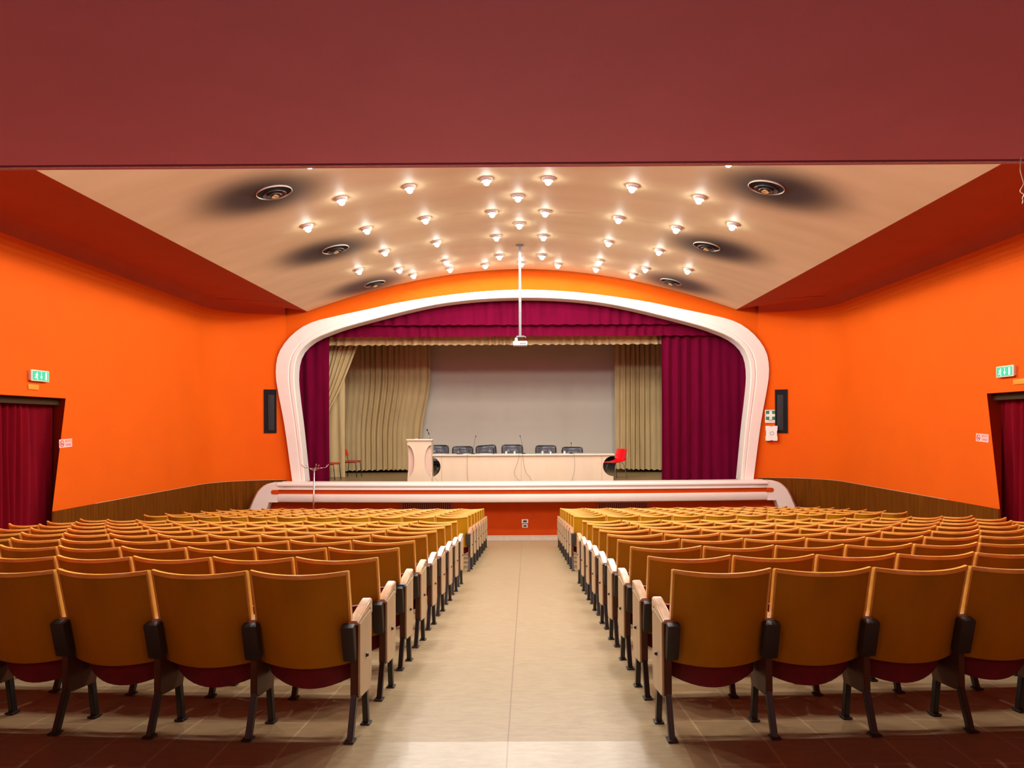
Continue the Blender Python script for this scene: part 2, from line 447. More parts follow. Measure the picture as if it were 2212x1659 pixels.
for i in range(121):
    mid = AO[i].lerp(AI[i], .5); c = Vector((XC, 2.2)); d = Vector((mid.x, mid.y)) - c
    k = min((5.99)/max(abs(d.x), 1e-6), (5.85-2.2)/max(d.y, 1e-6) if d.y > 0 else 1e9)
    k = max(k, 1.0)
    q = c + d*k
    r = [mb.bm.verts.new((mid.x, DP, mid.y)), mb.bm.verts.new((q.x, DP, q.y))]
    if prev: mb.bm.faces.new([prev[0], r[0], r[1], prev[1]])
    prev = r
for s in (-1, 1):
    mb.faces([(XC+s*6.0, DP, -1.3), (XC+s*6.0, DP, .16), (XC+s*5.0, DP, .16), (XC+s*5.0, DP, -1.3)], [(0, 1, 2, 3)])
struct(mb.build('wall_stage', 'wall_orange'), 'orange wall band above the white proscenium frame')
# white proscenium frame
mb = MB(); prev = None
sec = [(0, 0), (0, -.105), (.03, -.125), (.68, -.125), (.71, -.110), (.75, -.110), (.78, -.125), (.96, -.125), (1.0, -.10), (1.0, .32)]
for i in range(121):
    a, b = AO[i], AI[i]
    r = [mb.bm.verts.new((a.x+(b.x-a.x)*t, DP+y, a.y+(b.y-a.y)*t)) for t, y in sec]
    if prev:
        for j in range(len(sec)-1): mb.bm.faces.new([prev[j], r[j], r[j+1], prev[j+1]])
    prev = r
tag(mb.build('proscenium_frame', 'frame_white', smooth=True, sharp=18), 'broad white rounded moulding framing the whole stage opening', 'proscenium frame')

# ---- stage front: white apron with an orange slot, red panel, ribbed skirting
def apron_y(X): return 18.47 + .38*((X-XC)/6.5)**2
def front_y(X): return 19.09 + .05*((X-XC)/6.5)**2
ZT = .215; ZB = -.262
apr = thing('stage_apron', 'white curved stage edge with a long red slot, flaring down at both ends', 'stage edge', (XC, 19.0, ZT))
def rel(o, p): o.parent = p; o.matrix_parent_inverse = Matrix.Translation(-Vector(p.location)); return o
def band(mb, X0, X1, n, prof):
    prev = None
    for i in range(n+1):
        X = X0 + (X1-X0)*i/n; y0 = apron_y(X)
        r = [mb.bm.verts.new((X, y0+a, b)) for a, b in prof]
        if prev:
            for j in range(len(prof)-1): mb.bm.faces.new([prev[j], r[j], r[j+1], prev[j+1]])
        prev = r
SL = 6.17                                                 # slot half length
up = [(.55, ZT), (.06, ZT), (.02, ZT-.012), (0, ZT-.04), (0, ZT-.075), (.03, ZT-.10), (.035, ZT-.125), (.015, ZT-.15), (.015, .045), (.05, .040)]
lo = [(.05, -.062), (.015, -.066), (.005, -.09), (.005, -.235), (.02, -.255), (.05, ZB), (.6, ZB)]
mb = MB(); XL = XC-6.0; XR = XC+6.0
band(mb, XL, XR, 80, up); band(mb, XL, XR, 80, lo)
rel(mb.build('apron_moulding', 'frame_white', smooth=True, sharp=50), apr)
mb = MB(); band(mb, XC-6.0, XC+6.0, 80, [(.05, .045), (.05, -.067)])
o = rel(mb.build('slot', 'stage_red', apr), apr); o['label'] = 'recessed red slot'
for s in (-1, 1):                                         # rounded slot end + flaring foot
    mb = MB(); zc = -.011; R_ = .0525; n = 12; yq = apron_y(XC+6.0)-.002
    pill = [(XC+s*5.96, zc-R_), (XC+s*5.96, zc+R_)] + [(XC+s*(6.09+R_*math.sin(PI*k/n)), zc+R_*math.cos(PI*k/n)) for k in range(n+1)]
    mb.prism(pill, xz, yq, yq+.02)
    rel(mb.build('slot_end', 'stage_red'), apr)
    mb = MB(); prev = None
    rows_ = [(.215, 5.98, 6.04), (.205, 5.98, 6.18), (.18, 5.98, 6.28), (.14, 5.98, 6.36), (.08, 5.98, 6.44), (0, 5.98, 6.52), (-.1, 5.98, 6.585), (-.2, 5.98, 6.64), (-.262, 5.98, 6.67), (-.2625, 6.20, 6.67), (-.35, 6.23, 6.71), (-.55, 6.31, 6.80), (-.8, 6.42, 6.90), (-1.245, 6.6, 7.08)]
    for z, xi, xo in rows_:
        t = (ZT-z)/1.46; yf = apron_y(XC+6.0) + .012 - .10*t*t
        rdg = xo - .05 - .10*t
        row = [(XC+s*xi, yf+.30, z), (XC+s*xi, yf, z), (XC+s*(xi*.5+rdg*.5), yf-.004, z), (XC+s*rdg, yf, z), (XC+s*xo, yf+.10+.1*t, z), (XC+s*xo, yf+.32, z)]
        r = [mb.bm.verts.new(p) for p in row]
        if prev:
            for j in range(5): mb.bm.faces.new([prev[j], r[j], r[j+1], prev[j+1]])
        else: mb.bm.faces.new(r)
        prev = r
    rel(mb.build('apron_foot', 'frame_white', smooth=True, sharp=45), apr)
def front(mb, X0, X1, z0, z1, off=0, n=60, zfun=None):
    prev = None
    for i in range(n+1):
        X = X0+(X1-X0)*i/n; y = front_y(X)+off
        za = floor_z(y)-.02 if z0 is None else z0
        r = [mb.bm.verts.new((X, y, za)), mb.bm.verts.new((X, y, z1))]
        if prev: mb.bm.faces.new([prev[0], r[0], r[1], prev[1]])
        prev = r
mb = MB(); front(mb, XC-6.35, XC+6.35, None, ZB+.02)
struct(mb.build('wall_stage_front', 'stage_red'), 'orange red panelled front of the stage')
mb = MB(); z0 = floor_z(19.2)
n = 300; prev = None
for i in range(n*4+1):
    X = XC-6.7+13.4*i/(n*4); y = front_y(X) - .02 + (.008 if i % 4 in (0,) else 0)
    r = [mb.bm.verts.new((X, y, z0-.03)), mb.bm.verts.new((X, y, z0+.125))]
    if prev: mb.bm.faces.new([prev[0], r[0], r[1], prev[1]])
    prev = r
struct(mb.build('baseboard_stage', 'skirting'), 'ribbed cream skirting at the foot of the stage front')
mb = MB(); front(mb, XC-6.7, XC+6.7, z0+.125, z0+.14, -.028)
struct(mb.build('trim_stage', 'frame_white'))

# stage house
mb = MB()
mb.faces([(-5.9, 18.75, STAGE_Z), (5.9, 18.75, STAGE_Z), (5.9, 19.5, STAGE_Z), (9, 19.5, STAGE_Z), (9, 25.2, STAGE_Z), (-9, 25.2, STAGE_Z), (-9, 19.5, STAGE_Z), (-5.9, 19.5, STAGE_Z)], [(0, 1, 2, 3, 4, 5, 6, 7)])
struct(mb.build('floor_stage', 'stage_floor'), 'worn brown wooden stage floor')
mb = MB()
mb.faces([(-9, 19.5, -1.4), (-9, 25.2, -1.4), (-9, 25.2, 7), (-9, 19.5, 7)], [(0, 1, 2, 3)])
mb.faces([(9, 19.5, -1.4), (9, 25.2, -1.4), (9, 25.2, 7), (9, 19.5, 7)], [(0, 1, 2, 3)])
mb.faces([(-9, 25.2, -1.4), (9, 25.2, -1.4), (9, 25.2, 7), (-9, 25.2, 7)], [(0, 1, 2, 3)])
mb.faces([(-9, 19.5, 7), (9, 19.5, 7), (9, 25.2, 7), (-9, 25.2, 7)], [(0, 1, 2, 3)])
struct(mb.build('wall_stage_house', 'stage_dark'), 'dark inner walls of the stage house')

# ================================================================ CURTAINS
def curtain(name, m, xl, xr, zb, zt, Y, lam=.16, amp=.045, seed=0, label='', cat='curtain', hem=.0, gather=0, group=None, top_flat=False, axis='x', nv=40, sharpen=.75):
    """xl, xr: edge position as function of v (0 bottom..1 top) or numbers"""
    fl = xl if callable(xl) else (lambda v: xl); fr_ = xr if callable(xr) else (lambda v: xr)
    W_ = max(abs(fr_(k/10)-fl(k/10)) for k in range(11)); nf = max(3, int(W_/lam)); nu = nf*10
    rnd = random.Random(seed); ph = [rnd.random()*6.28 for _ in range(6)]
    def fn(u, v):
        x = fl(v)+(fr_(v)-fl(v))*u
        w = u*nf*2*PI + 1.1*math.sin(u*nf*.9+ph[0]) + .8*math.sin(u*nf*.37+ph[1]) + .25*math.sin(3*v+u*9+ph[2])
        s1 = math.sin(w); s1 = math.copysign(abs(s1)**sharpen, s1)
        a = amp*(.55+.45*math.sin(u*nf*.61+ph[3]))*(1 if not top_flat else (1-.75*v**3))
        z = (zb(u) if callable(zb) else zb); z = z + (zt-z)*v + hem*(1-v)*math.sin(w+.6)*.5
        d = a*s1 + .012*math.sin(5*v+u*20+ph[4])
        if axis == 'x': return (x + .01*math.sin(w*.5+v*4), Y+d, z)
        return (Y+d, x + .01*math.sin(w*.5+v*4), z)
    o = MB().grid(fn, nu, nv).build(name, m, smooth=True, norm=False)
    return tag(o, label, cat, group)
def X_(px, py, D): return P(px, py, D)[0]
def Z_(px, py, D): return P(px, py, D)[1]
# red velvet
curtain('stage_curtain', 'velvet', -6.4, X_(712, 900, 20.15), STAGE_Z+.01, 5.2, 20.15, .22, .06, 1, 'dark red velvet stage curtain, the narrow one on the left')
curtain('stage_curtain', 'velvet', X_(1428.5, 900, 20.15), 6.4, STAGE_Z+.01, 5.2, 20.15, .25, .065, 2, 'dark red velvet stage curtain, the wide one on the right')
zb1 = Z_(1130, 702, 19.85); zb2 = Z_(1130, 727, 20.05)
curtain('valance', 'velvet', -5.6, 5.5, zb1, 5.3, 19.82, .30, .035, 3, 'upper red velvet valance hanging just behind the white arch', 'valance', hem=.02, sharpen=.5, nv=14)
curtain('valance', 'velvet', -5.6, 5.5, zb2, 4.9, 19.99, .26, .03, 4, 'lower red velvet valance directly above the beige one', 'valance', hem=.02, sharpen=.5, nv=14)
curtain('valance', 'beige_cloth', -6.0, X_(1440, 740, 20.5), Z_(1130, 744.5, 20.5), 4.6, 20.5, .22, .05, 5, 'beige cloth valance with wavy hem under the red ones', 'valance', hem=.03, sharpen=.6, nv=14)
# beige drapes
Dd = 21.2
xt = X_(772, 748, Dd); zt_ = Z_(772, 748, Dd); xb = X_(713, 880, Dd); zb_ = Z_(713, 880, Dd)
def drape_r(v):
    z = 1.5+(4.7-1.5)*v; t = (z-zb_)/(zt_-zb_)
    return xb + (xt-xb)*(t if t < 0 else t**.85) if t > 0 else xb + (xt-xb)*t*.5
curtain('stage_curtain', 'beige_cloth', -6.3, drape_r, 1.5, 4.7, Dd, .16, .05, 6, 'beige drape swept diagonally to the left behind the red curtain')
curtain('stage_curtain', 'beige_cloth', -6.6, X_(744.5, 900, 21.7), STAGE_Z+.01, 4.9, 21.75, .3, .03, 7, 'pale beige drape hanging straight beside the left red curtain')
Db = 23.9
def back_r(v):
    a = X_(929, 760, Db); b = X_(911, 945, Db); z = .3+4.6*v
    t = min(1, max(0, (z-1.3)/1.9)); return b+(a-b)*(t*t*(3-2*t))
curtain('stage_curtain', 'beige_cloth', -7.2, back_r, lambda u: STAGE_Z+.10-.06*(1-u), 4.9, Db, .17, .06, 8, 'beige rear curtain left of the grey projection screen', hem=.03)
curtain('stage_curtain', 'beige_cloth', X_(1328, 900, Db-.3), 5.5, lambda u: STAGE_Z+.11-.08*u, 4.9, Db-.3, .15, .06, 9, 'beige rear curtain right of the grey projection screen', hem=.03)
o = MB().box((X_(1128, 850, 24.5), 24.5, 2.75), (7.2, .03, 4.3)).build('projection_screen', 'screen')
tag(o, 'large plain grey projection screen at the back of the stage', 'screen')

# ================================================================ THEATRE SEATS
PITCH = .525; RAD = {-1: 18.0, 1: 22.0}
def lean(z): return .13*(1-(z-.34)/.525)
def back_pt(u, z, off=0):
    """u -1..1 across, z height"""
    k = 1-u*u; return (u*(.249-.006*(1-(z-.34)/.525)), lean(z) - .075*k + off, z)
def seat_proto():
    t = thing('theatre_seat', 'wood-backed seat', 'theatre seat')
    def bk(u, v, f):
        uu = 2*u-1; z0 = .345+.018*uu*uu; z1 = .852-.012*(1-uu*uu); z = z0+(z1-z0)*v
        return back_pt(uu, z, .018*f)
    MB().slab(bk, 12, 5, .018).build('backrest', 'seat_wood', t, smooth=True, sharp=50)
    mb = MB(); prev = None; n = 14                         # top rail
    for i in range(n+1):
        uu = -1+2*i/n; z1 = .852-.012*(1-uu*uu)
        q = []
        for dy, dz in ((-.005, -.012), (-.005, .003), (-.002, .008), (.020, .008), (.023, .003), (.023, -.012)):
            p = back_pt(uu, z1, 0); q.append(mb.bm.verts.new((p[0]*1.012, p[1]+dy, z1+dz)))
        if prev:
            for j in range(6): mb.bm.faces.new([prev[j], q[j], q[(j+1) % 6], prev[(j+1) % 6]])
        else: mb.bm.faces.new(q)
        prev = q
    mb.bm.faces.new(prev)
    mb.build('top_rail', 'seat_trim', t, smooth=True, sharp=50)
    for s in (-1, 1):                                      # side edges
        mb = MB(); prev = None
        for k in range(6):
            z = .42+(.855-.42)*k/5; p = back_pt(s, z)
            q = [mb.bm.verts.new((p[0]+s*dx, p[1]+dy, z)) for dx, dy in ((-.006, -.003), (.005, -.003), (.005, .030), (-.006, .030))]
            if prev:
                for j in range(4): mb.bm.faces.new([prev[j], q[j], q[(j+1) % 4], prev[(j+1) % 4]])
            else: mb.bm.faces.new(q)
            prev = q
        mb.bm.faces.new(prev)
        mb.build('side_edge', 'seat_trim', t)
    def pad(u, v, f):
        uu = 2*u-1; z = .42+.39*v; e = (1-abs(uu)**6)*(1-abs(2*v-1)**6)
        p = back_pt(uu*.92, z, .019+.045*f*e); return p
    MB().slab(pad, 8, 6, .04).build('back_cushion', 'seat_cushion_top', t, smooth=True, sharp=60)
    def cu(u, v, f):                                       # folded-up seat
        uu = 2*u-1; zb = .212+.055*uu*uu; z = zb+(.63-zb)*v
        y = .235-.09*(1-uu*uu) - .03*math.sin(PI*min(1, v*1.3)) + f*(.075*(1-.6*abs(2*v-1)**4))
        return (uu*.236, y, z)
    MB().slab(cu, 12, 8, .08).build('seat_cushion', 'seat_red', t, smooth=True, sharp=60)
    return t
def standard(t, s, aisle=False):
    """metal side standard at local x=s*.26, with two legs, hinge cover and arm"""
    x = s*PITCH/2
    w = .036
    plate = [(.075, .575), (.07, .42), (.065, .205), (.10, .185), (.29, .175), (.315, .26), (.32, .60), (.30, .615)]
    MB().prism(plate, yz(x-w/2), 0, w, .003).build('side_frame', 'bracket_brown', t)
    for (p0, p1) in (((.085, .215), (.0, .004)), ((.275, .20), (.305, -.022))):
        mb = MB()
        y0, z0 = p0; y1, z1 = p1; hw = .019
        mb.prism([(y0-hw, z0), (y0+hw, z0), (y1+hw, z1), (y1-hw, z1)], yz(x-.015), 0, .03, .003)
        mb.box((x, y1-.004, z1+.003), (.05, .06, .008))
        mb.build('leg', 'black_metal', t)
    mb = MB(); xx = x - (s*.018 if aisle else 0); hw = .034 if aisle else .041
    ang = math.atan(.13/.525)
    mb.box((xx, .052, .485), (2*hw, .055, .195), Matrix.Rotation(ang, 3, 'X').to_4x4(), .013)
    mb.build('hinge_cover', 'hinge_plastic', t, smooth=True, sharp=40)
    arm = [(.055, .592), (.05, .572), (.30, .604), (.325, .560), (.345, .575), (.345, .640), (.335, .652), (.30, .648)]
    ws = .052 if aisle else .044
    MB().prism(arm, yz(x-ws/2), 0, ws, .005).build('armrest', 'arm_wood', t, smooth=True, sharp=40)
    if aisle:
        pan = [(.082, .575), (.075, .21), (.10, .19), (.285, .178), (.31, .26), (.315, .56), (.30, .60)]
        MB().prism(pan, yz(x + (w/2 if s > 0 else -w/2-.012)), 0, .012, .003).build('aisle_panel', 'aisle_panel', t)
        b = MB().lathe([(0, .012), (.008, .010), (.012, 0), (.012, -.006)], 10).build('bolt', 'socket_dark', t)
        b.rotation_euler = (0, s*PI/2, 0); b.location = (x+s*(w/2+.014), .20, .38)
# prototypes: plain seats (standard on the outer side) and aisle seats (two standards)
PR = {}
for side in (-1, 1):                                     # side of the hall
    p = seat_proto(); standard(p, side); PR[side, False] = p
    p = seat_proto(); standard(p, side); standard(p, -side, True); PR[side, True] = p
ordn = ['first', 'second', 'third', 'fourth', 'fifth', 'sixth', 'seventh', 'eighth', 'ninth', 'tenth', 'eleventh']
rows = [('back', i, 3.86+.772*i) for i in range(9)] + [('front', j, 11.92+.765*j) for j in range(7)]
OFF = .81
used = set()
for block, i, Y0 in rows:
    if block == 'back': need = [5, 6, 7, 8, 9, 10, 11, 11, 11][i]; need = min(11, need)
    else: need = 10 if i == 6 else 11
    for side in (-1, 1):
        for k in range(need):
            s_ = OFF + PITCH*(k+.5)
            R = RAD[side]; th = s_/R; X = XC + side*R*math.sin(th); Y = Y0 + R*(1-math.cos(th))
            key = (side, k == 0)
            if key not in used: t = PR[key]; used.add(key)
            else: t = copy_tree(PR[key], skip=('tape',))
            t.location = (X, Y, floor_z(Y)+.002); t.rotation_euler = (0, 0, side*th)
            sd = 'left' if side < 0 else 'right'
            col = 'beside the aisle' if k == 0 else ('outermost by the wall' if (k == need-1 and (block == 'front' or i >= 6)) else ordn[k]+' from the aisle')
            if block == 'back':
                rw = 'rearmost row' if i == 0 else ('last row before the cross gangway' if i == 8 else ordn[i]+' row from the back')
            else:
                q = 6-i; rw = 'row nearest the stage' if q == 0 else ('row just past the cross gangway' if i == 0 else ordn[q]+' row from the stage')
            t['label'] = 'ochre wood seat, %s block, %s, %s' % (sd, rw, col)
            t['group'] = 'wooden theatre seats in curved rows'
            if block == 'back' and i == 2 and side < 0 and k == 0:
                box_obj('tape', (side*-1*PITCH/2*1.0, .058, .583), (.042, .03, .02), 'blue_tape', t)
                t['label'] = 'ochre wood aisle seat with blue tape under its armrest, left block'

# ================================================================ CEILING LAMPS
def lamp_proto():
    t = thing('ceiling_lamp', 'x', 'ceiling lamp')
    MB().lathe([(.05, -.004), (.066, -.040), (.078, -.046), (.092, -.040), (.104, -.012), (.104, .02), (.06, .02)], 20).build('trim_ring', 'lamp_ring', t, smooth=True, sharp=50)
    mb = MB(); bmesh.ops.create_icosphere(mb.bm, subdivisions=2, radius=.050)
    for v in mb.bm.verts: v.co.z -= .066
    mb.build('bulb', 'lamp_glow', t, smooth=True)
    ld = bpy.data.lights.new('reflector_light', 'SPOT'); ld.energy = LAMP_W; ld.color = (1, .975, .92); ld.spot_size = math.radians(179); ld.spot_blend = .06; ld.shadow_soft_size = .045
    lo_ = bpy.data.objects.new('reflector_light', ld); C.objects.link(lo_); lo_.parent = t; lo_.location = (0, 0, -.14)
    return t
LAMP_W = 100
lp = lamp_proto(); first = True
c3 = {3: ['left', 'middle', 'right']}
lrows = [
 (18.48, [-2.68, -1.80, -.95, -.08, .80, 1.72, 2.60], 'the arc of seven closest to the stage'),
 (17.62, [-2.88, -1.80, -.58, .40, 1.72, 2.77], 'the second arc from the stage'),
 (16.86, [-3.64, 3.58], None),
 (15.82, [-2.88, -1.81, -.58, .39, 1.73, 2.77], 'the middle arc of six'),
 (14.90, [-.10], None),
 (14.02, [-2.88, -1.81, -.59, .38, 1.72, 2.77], 'the arc of six behind the middle one'),
 (13.10, [-3.70, -.11, 3.55], None),
 (12.16, [-2.90, -1.82, -.60, .38, 1.71, 2.77], 'the rearmost full arc of six'),
 (11.30, [-.10], None),
 (10.42, [-2.92, -1.82, -.6, .38, 1.71, 2.78], 'the arc at the balcony edge'),
 (8.60, [-2.90, -1.82, -.6, .38, 1.71, 2.78], 'the arc above the middle rows'),
 (6.75, [-2.90, -1.82, -.6, .38, 1.71, 2.78], 'the arc above the rear rows'),
]
WEAK = {}
WEAK_BULB = [c for c in lp.children if c.name.startswith('bulb')][0].data.copy(); WEAK_BULB.materials[0] = M['lamp_glow_weak']
for Y_, k_ in ((18.48, .06), (17.62, .55), (15.82, 1.3), (14.02, 1.25), (8.60, 1.6), (6.75, 1.8)):
    d_ = [c for c in lp.children if c.type == 'LIGHT'][0].data.copy(); d_.energy *= k_; WEAK[Y_] = d_
for Y, xs, nm in lrows:
    for k, X in enumerate(xs):
        t = copy_tree(lp) if k or not first else lp
        first = False
        t.location = (X, Y, vault_z(X)-.001); t.rotation_euler = (0, -vault_n(X), 0)
        n = len(xs)
        if nm:
            if k == 0: w = 'leftmost'
            elif k == n-1: w = 'rightmost'
            elif n == 7 and k == 3: w = 'centre one'
            elif k < n/2: w = ordn[k]+' from the left'
            else: w = ordn[n-1-k]+' from the right'
            lab = 'glowing ceiling bulb, %s in %s' % (w, nm)
        else:
            pos = {16.86: 'lone glowing bulb outside the arcs, on the far %s of the vault near the stage',
                   13.10: 'lone glowing bulb on the outer %s of the vault near the balcony',
                   14.90: 'lone bulb on the centre line of the vault, nearer the stage',
                   11.30: 'lone bulb on the centre line of the vault, hard by the balcony edge'}[Y]
            if '%s' in pos: lab = pos % ('left' if X < -1 else 'right')
            else: lab = pos
            if Y == 13.10 and abs(X) < 1: lab = 'lone yellowish bulb on the centre line, between the two rear arcs'
        t['label'] = lab; t['group'] = 'bulbs in the vaulted ceiling'
        if Y in WEAK:                                       # the arcs by the stage burn weaker lamps, the rear ones stronger
            for c in t.children:
                if c.type == 'LIGHT': c.data = WEAK[Y]
                elif Y > 17 and c.name.startswith('bulb'): c.data = WEAK_BULB

# two unseen globes added behind the camera as fill for the seat backs
for x, nm in ((-2.8, 'left'), (2.8, 'right')):
    t = thing('fill_lamp', 'opal globe lamp under the balcony behind the seats, %s one' % nm, 'ceiling lamp', (x, -1.5, SZ))
    MB().lathe([(0, 0), (.09, 0), (.09, -.03), (.05, -.05), (0, -.05)], 20).build('ceiling_rose', 'lamp_ring', t, smooth=True, sharp=50)
    mb = MB(); bmesh.ops.create_icosphere(mb.bm, subdivisions=3, radius=.14)
    for v in mb.bm.verts: v.co.z -= .18
    mb.build('globe', 'fill_lamp_glow', t, smooth=True)

# air diffusers: nested rings hanging from the vault
def diffuser_proto():
    t = thing('air_diffuser', 'x', 'air diffuser')
    MB().lathe([(.258, .0), (.262, -.016), (.255, -.022), (.250, -.016), (.249, -.001)], 40).build('outer_rim', 'diffuser_rim', t, smooth=True, sharp=50)
    MB().lathe([(.25, -.003), (.0, -.001)], 32).build('throat', 'soot', t)
    for nm, r1, r0, z1, z0, m in (('middle_ring', .165, .12, -.045, -.012, 'diffuser_cone'), ('inner_ring', .098, .066, -.062, -.03, 'diffuser_cone')):
        MB().lathe([(r0, z0), (r1-.004, z1), (r1, z1-.003), (r1+.002, z1+.002), (r0+.006, z0+.004)], 32).build(nm, m, t, smooth=True, sharp=50)
    MB().lathe([(.012, -.03), (.05, -.072), (.055, -.078), (.040, -.080), (.022, -.070), (0, -.066)], 24).build('core', 'diffuser_core', t, smooth=True, sharp=50)
    return t
dp = diffuser_proto()
for i, (X, Y) in enumerate(DIFFUSERS):
    t = dp if i == 0 else copy_tree(dp)
    t.location = (X, Y, vault_z(X)); t.rotation_euler = (0, -vault_n(X), 0)
    t['label'] = 'round ringed air diffuser in a soot stain, %s side, %s' % ('left' if i < 3 else 'right', ['nearest the balcony edge', 'the middle one', 'nearest the stage'][i % 3])
    t['group'] = 'air diffusers in the vaulted ceiling'

# ================================================================ PROJECTOR ON ITS POLE
PY = 16.7; PX = X_(1123.3, 650, PY); zt = vault_z(PX); zb = Z_(1123, 728, PY)
pm = thing('projector_mount', 'long grey steel pole hanging from the vaulted ceiling', 'projector mount', (PX, PY, zt))
MB().lathe([(0, -.004), (.085, -.004), (.085, -.016), (.03, -.022), (.03, -.05), (0, -.05)], 24).build('ceiling_plate', 'steel_grey', pm, smooth=True, sharp=40)
L_ = zt-zb
MB().tube([(0, 0, -.02), (0, 0, -L_*.42)], .027, 14).tube([(0, 0, -L_*.40), (0, 0, -L_*.99)], .031, 14).build('pole', 'steel_grey', pm, smooth=True, sharp=50)
for z in (.63, .74):
    b = MB().lathe([(0, .034), (.008, .032), (.008, .028)], 8).build('bolt', 'socket_dark', pm)
    b.rotation_euler = (PI/2, 0, 0); b.location = (0, 0, -L_*z)
MB().box((0, 0, -L_*.99-.01), (.15, .13, .02)).tube([(-.06, -.05, -L_*.99), (-.09, -.09, -L_*.99-.07)], .008, 6).tube([(.06, -.05, -L_*.99), (.13, -.1, -L_*.99-.04)], .010, 6).build('bracket', 'steel_grey', pm)
pj = thing('projector', 'small white video projector under the ceiling pole', 'projector', (PX, PY, zb-.145))
MB().box((0, 0, 0), (.31, .24, .09), None, .02).build('body', 'white_plastic', pj, smooth=True, sharp=40)
b = MB().lathe([(0, 0), (.034, 0), (.038, .02), (.038, .03)], 20).build('lens', 'lens', pj, smooth=True, sharp=40)
b.rotation_euler = (-PI/2, 0, 0); b.location = (.07, .13, .0)
MB().box((-.04, -.122, 0), (.004, .004, .06)).box((.06, -.122, -.005), (.14, .004, .03)).build('vent_slots', 'steel_grey', pj)
MB().box((-.085, .02, .085), (.06, .08, .08), None, .012).build('cable_box', 'white_plastic', pj, smooth=True, sharp=40)
MB().tube([(-.085, .0, .12), (-.085, 0, .165)], .012, 8).build('cable_plug', 'black_frame', pj)

# ================================================================ STAGE FURNITURE
# conference desk
DF = 19.85
xl = X_(929, 1000, DF); xr = X_(1325, 1000, DF); xm = (xl+xr)/2; hw = (xr-xl)/2; zt = Z_(1130, 981, DF); h = zt-STAGE_Z
dk = thing('conference_desk', 'long cream conference desk with scalloped ends at the stage centre', 'desk', (xm, DF, STAGE_Z))
def scallop(w, h0, z0, z1, r, flip=False):
    """front outline with a half-round bite in each end"""
    zc = (z0+z1)/2; ry = (z1-z0)/2; n = 16; pts = []
    for k in range(n+1):
        a = -PI/2 + PI*k/n; pts.append((w-r*math.cos(a), zc+ry*math.sin(a)))
    left = [(-x, z) for x, z in pts[::-1]]
    return [(-w, 0), (w, 0)] + pts + [(w, h0), (-w, h0)] + left
out = scallop(hw, h-.045, .13, h-.055, .27)
MB().prism(out, xz, 0, .03).build('front_panel', 'desk_cream', dk)
o = MB().box((0, .34, h-.02), (2*hw+.06, .78, .04), None, .012).build('desk_top', 'desk_top', dk, smooth=True, sharp=40)
for x in (-hw+.30, .0, hw-.30):
    box_obj('panel_seam', (x if x else X_(1126, 1010, DF)-xm, -.0015, (h-.05)/2), (.006, .003, h-.06), 'seam', dk)
for s in (-1, 1): box_obj('side_support', (s*(hw-.42), .37, (h-.045)/2), (.03, .66, h-.05), 'desk_side', dk)
for s in (-1, 1): MB().prism([(hw*s, .0), (s*(hw-.3), 0), (s*(hw-.3), .10), (s*(hw-.06), .125)], xz, .03, .45).build('foot', 'desk_cream', dk)
# podium
DPo = 19.55; px0 = X_(880, 1000, DPo); px1 = X_(932, 1000, DPo); pz = Z_(905, 948, DPo); ph_ = pz-STAGE_Z; pw = (px1-px0)/2
pd = thing('lectern', 'tall cream hourglass-shaped lectern at the left end of the desk', 'lectern', ((px0+px1)/2, DPo, STAGE_Z))
out = scallop(pw, ph_-.045, .14, ph_-.16, .175)
MB().prism(out, xz, 0, .03).build('front_panel', 'desk_cream', pd)
MB().box((-.0, .09, (ph_-.05)/2), (2*pw-.03, .02, ph_-.06)).build('inner_panel', 'desk_side', pd)
for s in (-1, 1):
    so = [(.03, 0), (.42, 0), (.42, ph_-.05), (.03, ph_-.05)] + [(.03+.11*math.sin(PI*k/10), ph_-.16-(ph_-.30)*k/10) for k in range(11)]
    MB().prism(so, yz(s*(pw-.012)-.01), 0, .02).build('side_panel', 'desk_cream', pd)
MB().box((0, .21, ph_-.025), (2*pw+.05, .50, .035), None, .008).build('lectern_top', 'desk_top', pd, smooth=True, sharp=40)
MB().box((-.08, .08, ph_-.002), (.07, .05, .012)).build('book_stop', 'desk_top', pd)
# microphones
def mic(name, base, pts, label, r=.004, head=.011, hl=.035, foot=True, stick=False):
    t = thing(name, label, 'microphone', base)
    if foot:
        MB().lathe([(0, .03), (.02, .028), (.05, .012), (.055, .0)], 20).build('base', 'black_frame', t, smooth=True, sharp=50)
    MB().tube(pts, r, 6).build('gooseneck', 'black_frame', t, smooth=True)
    p = Vector(pts[-1]); d = (p-Vector(pts[-2])).normalized()
    MB().tube([p-d*.01, p, p+d*hl*.3, p+d*hl*.8, p+d*hl], [head*.6, head, head*1.15, head*1.1, head*.4], 10).build('mic_head', 'black_frame', t, smooth=True)
    return t
DM = 20.05
def at(px, D, z): return (X_(px, 980, D), D, z)
zt_d = zt
def neck(dx, dz, y=-.05, b=.3):
    return [(0, 0, .02), (dx*.15, y*.2, dz*.35), (dx*.55, y*.6, dz*.7), (dx, y, dz)]
mic('desk_microphone', at(1022, DM, zt_d), neck(.07, .45), 'black gooseneck microphone between the second and third desk chairs')
mic('desk_microphone', at(1131, DM, zt_d), neck(-.085, .45), 'black gooseneck microphone at the centre of the desk')
mic('desk_microphone', at(1234, DM, zt_d), neck(-.005, .26), 'short black gooseneck microphone near the desk right end')
t = thing('lectern_microphone', 'dark gooseneck microphone leaning left on the lectern', 'microphone', (X_(929, 948, DPo+.2), DPo+.2, pz-.008))
MB().lathe([(0, .012), (.02, .010), (.024, 0)], 12).build('base', 'black_frame', t)
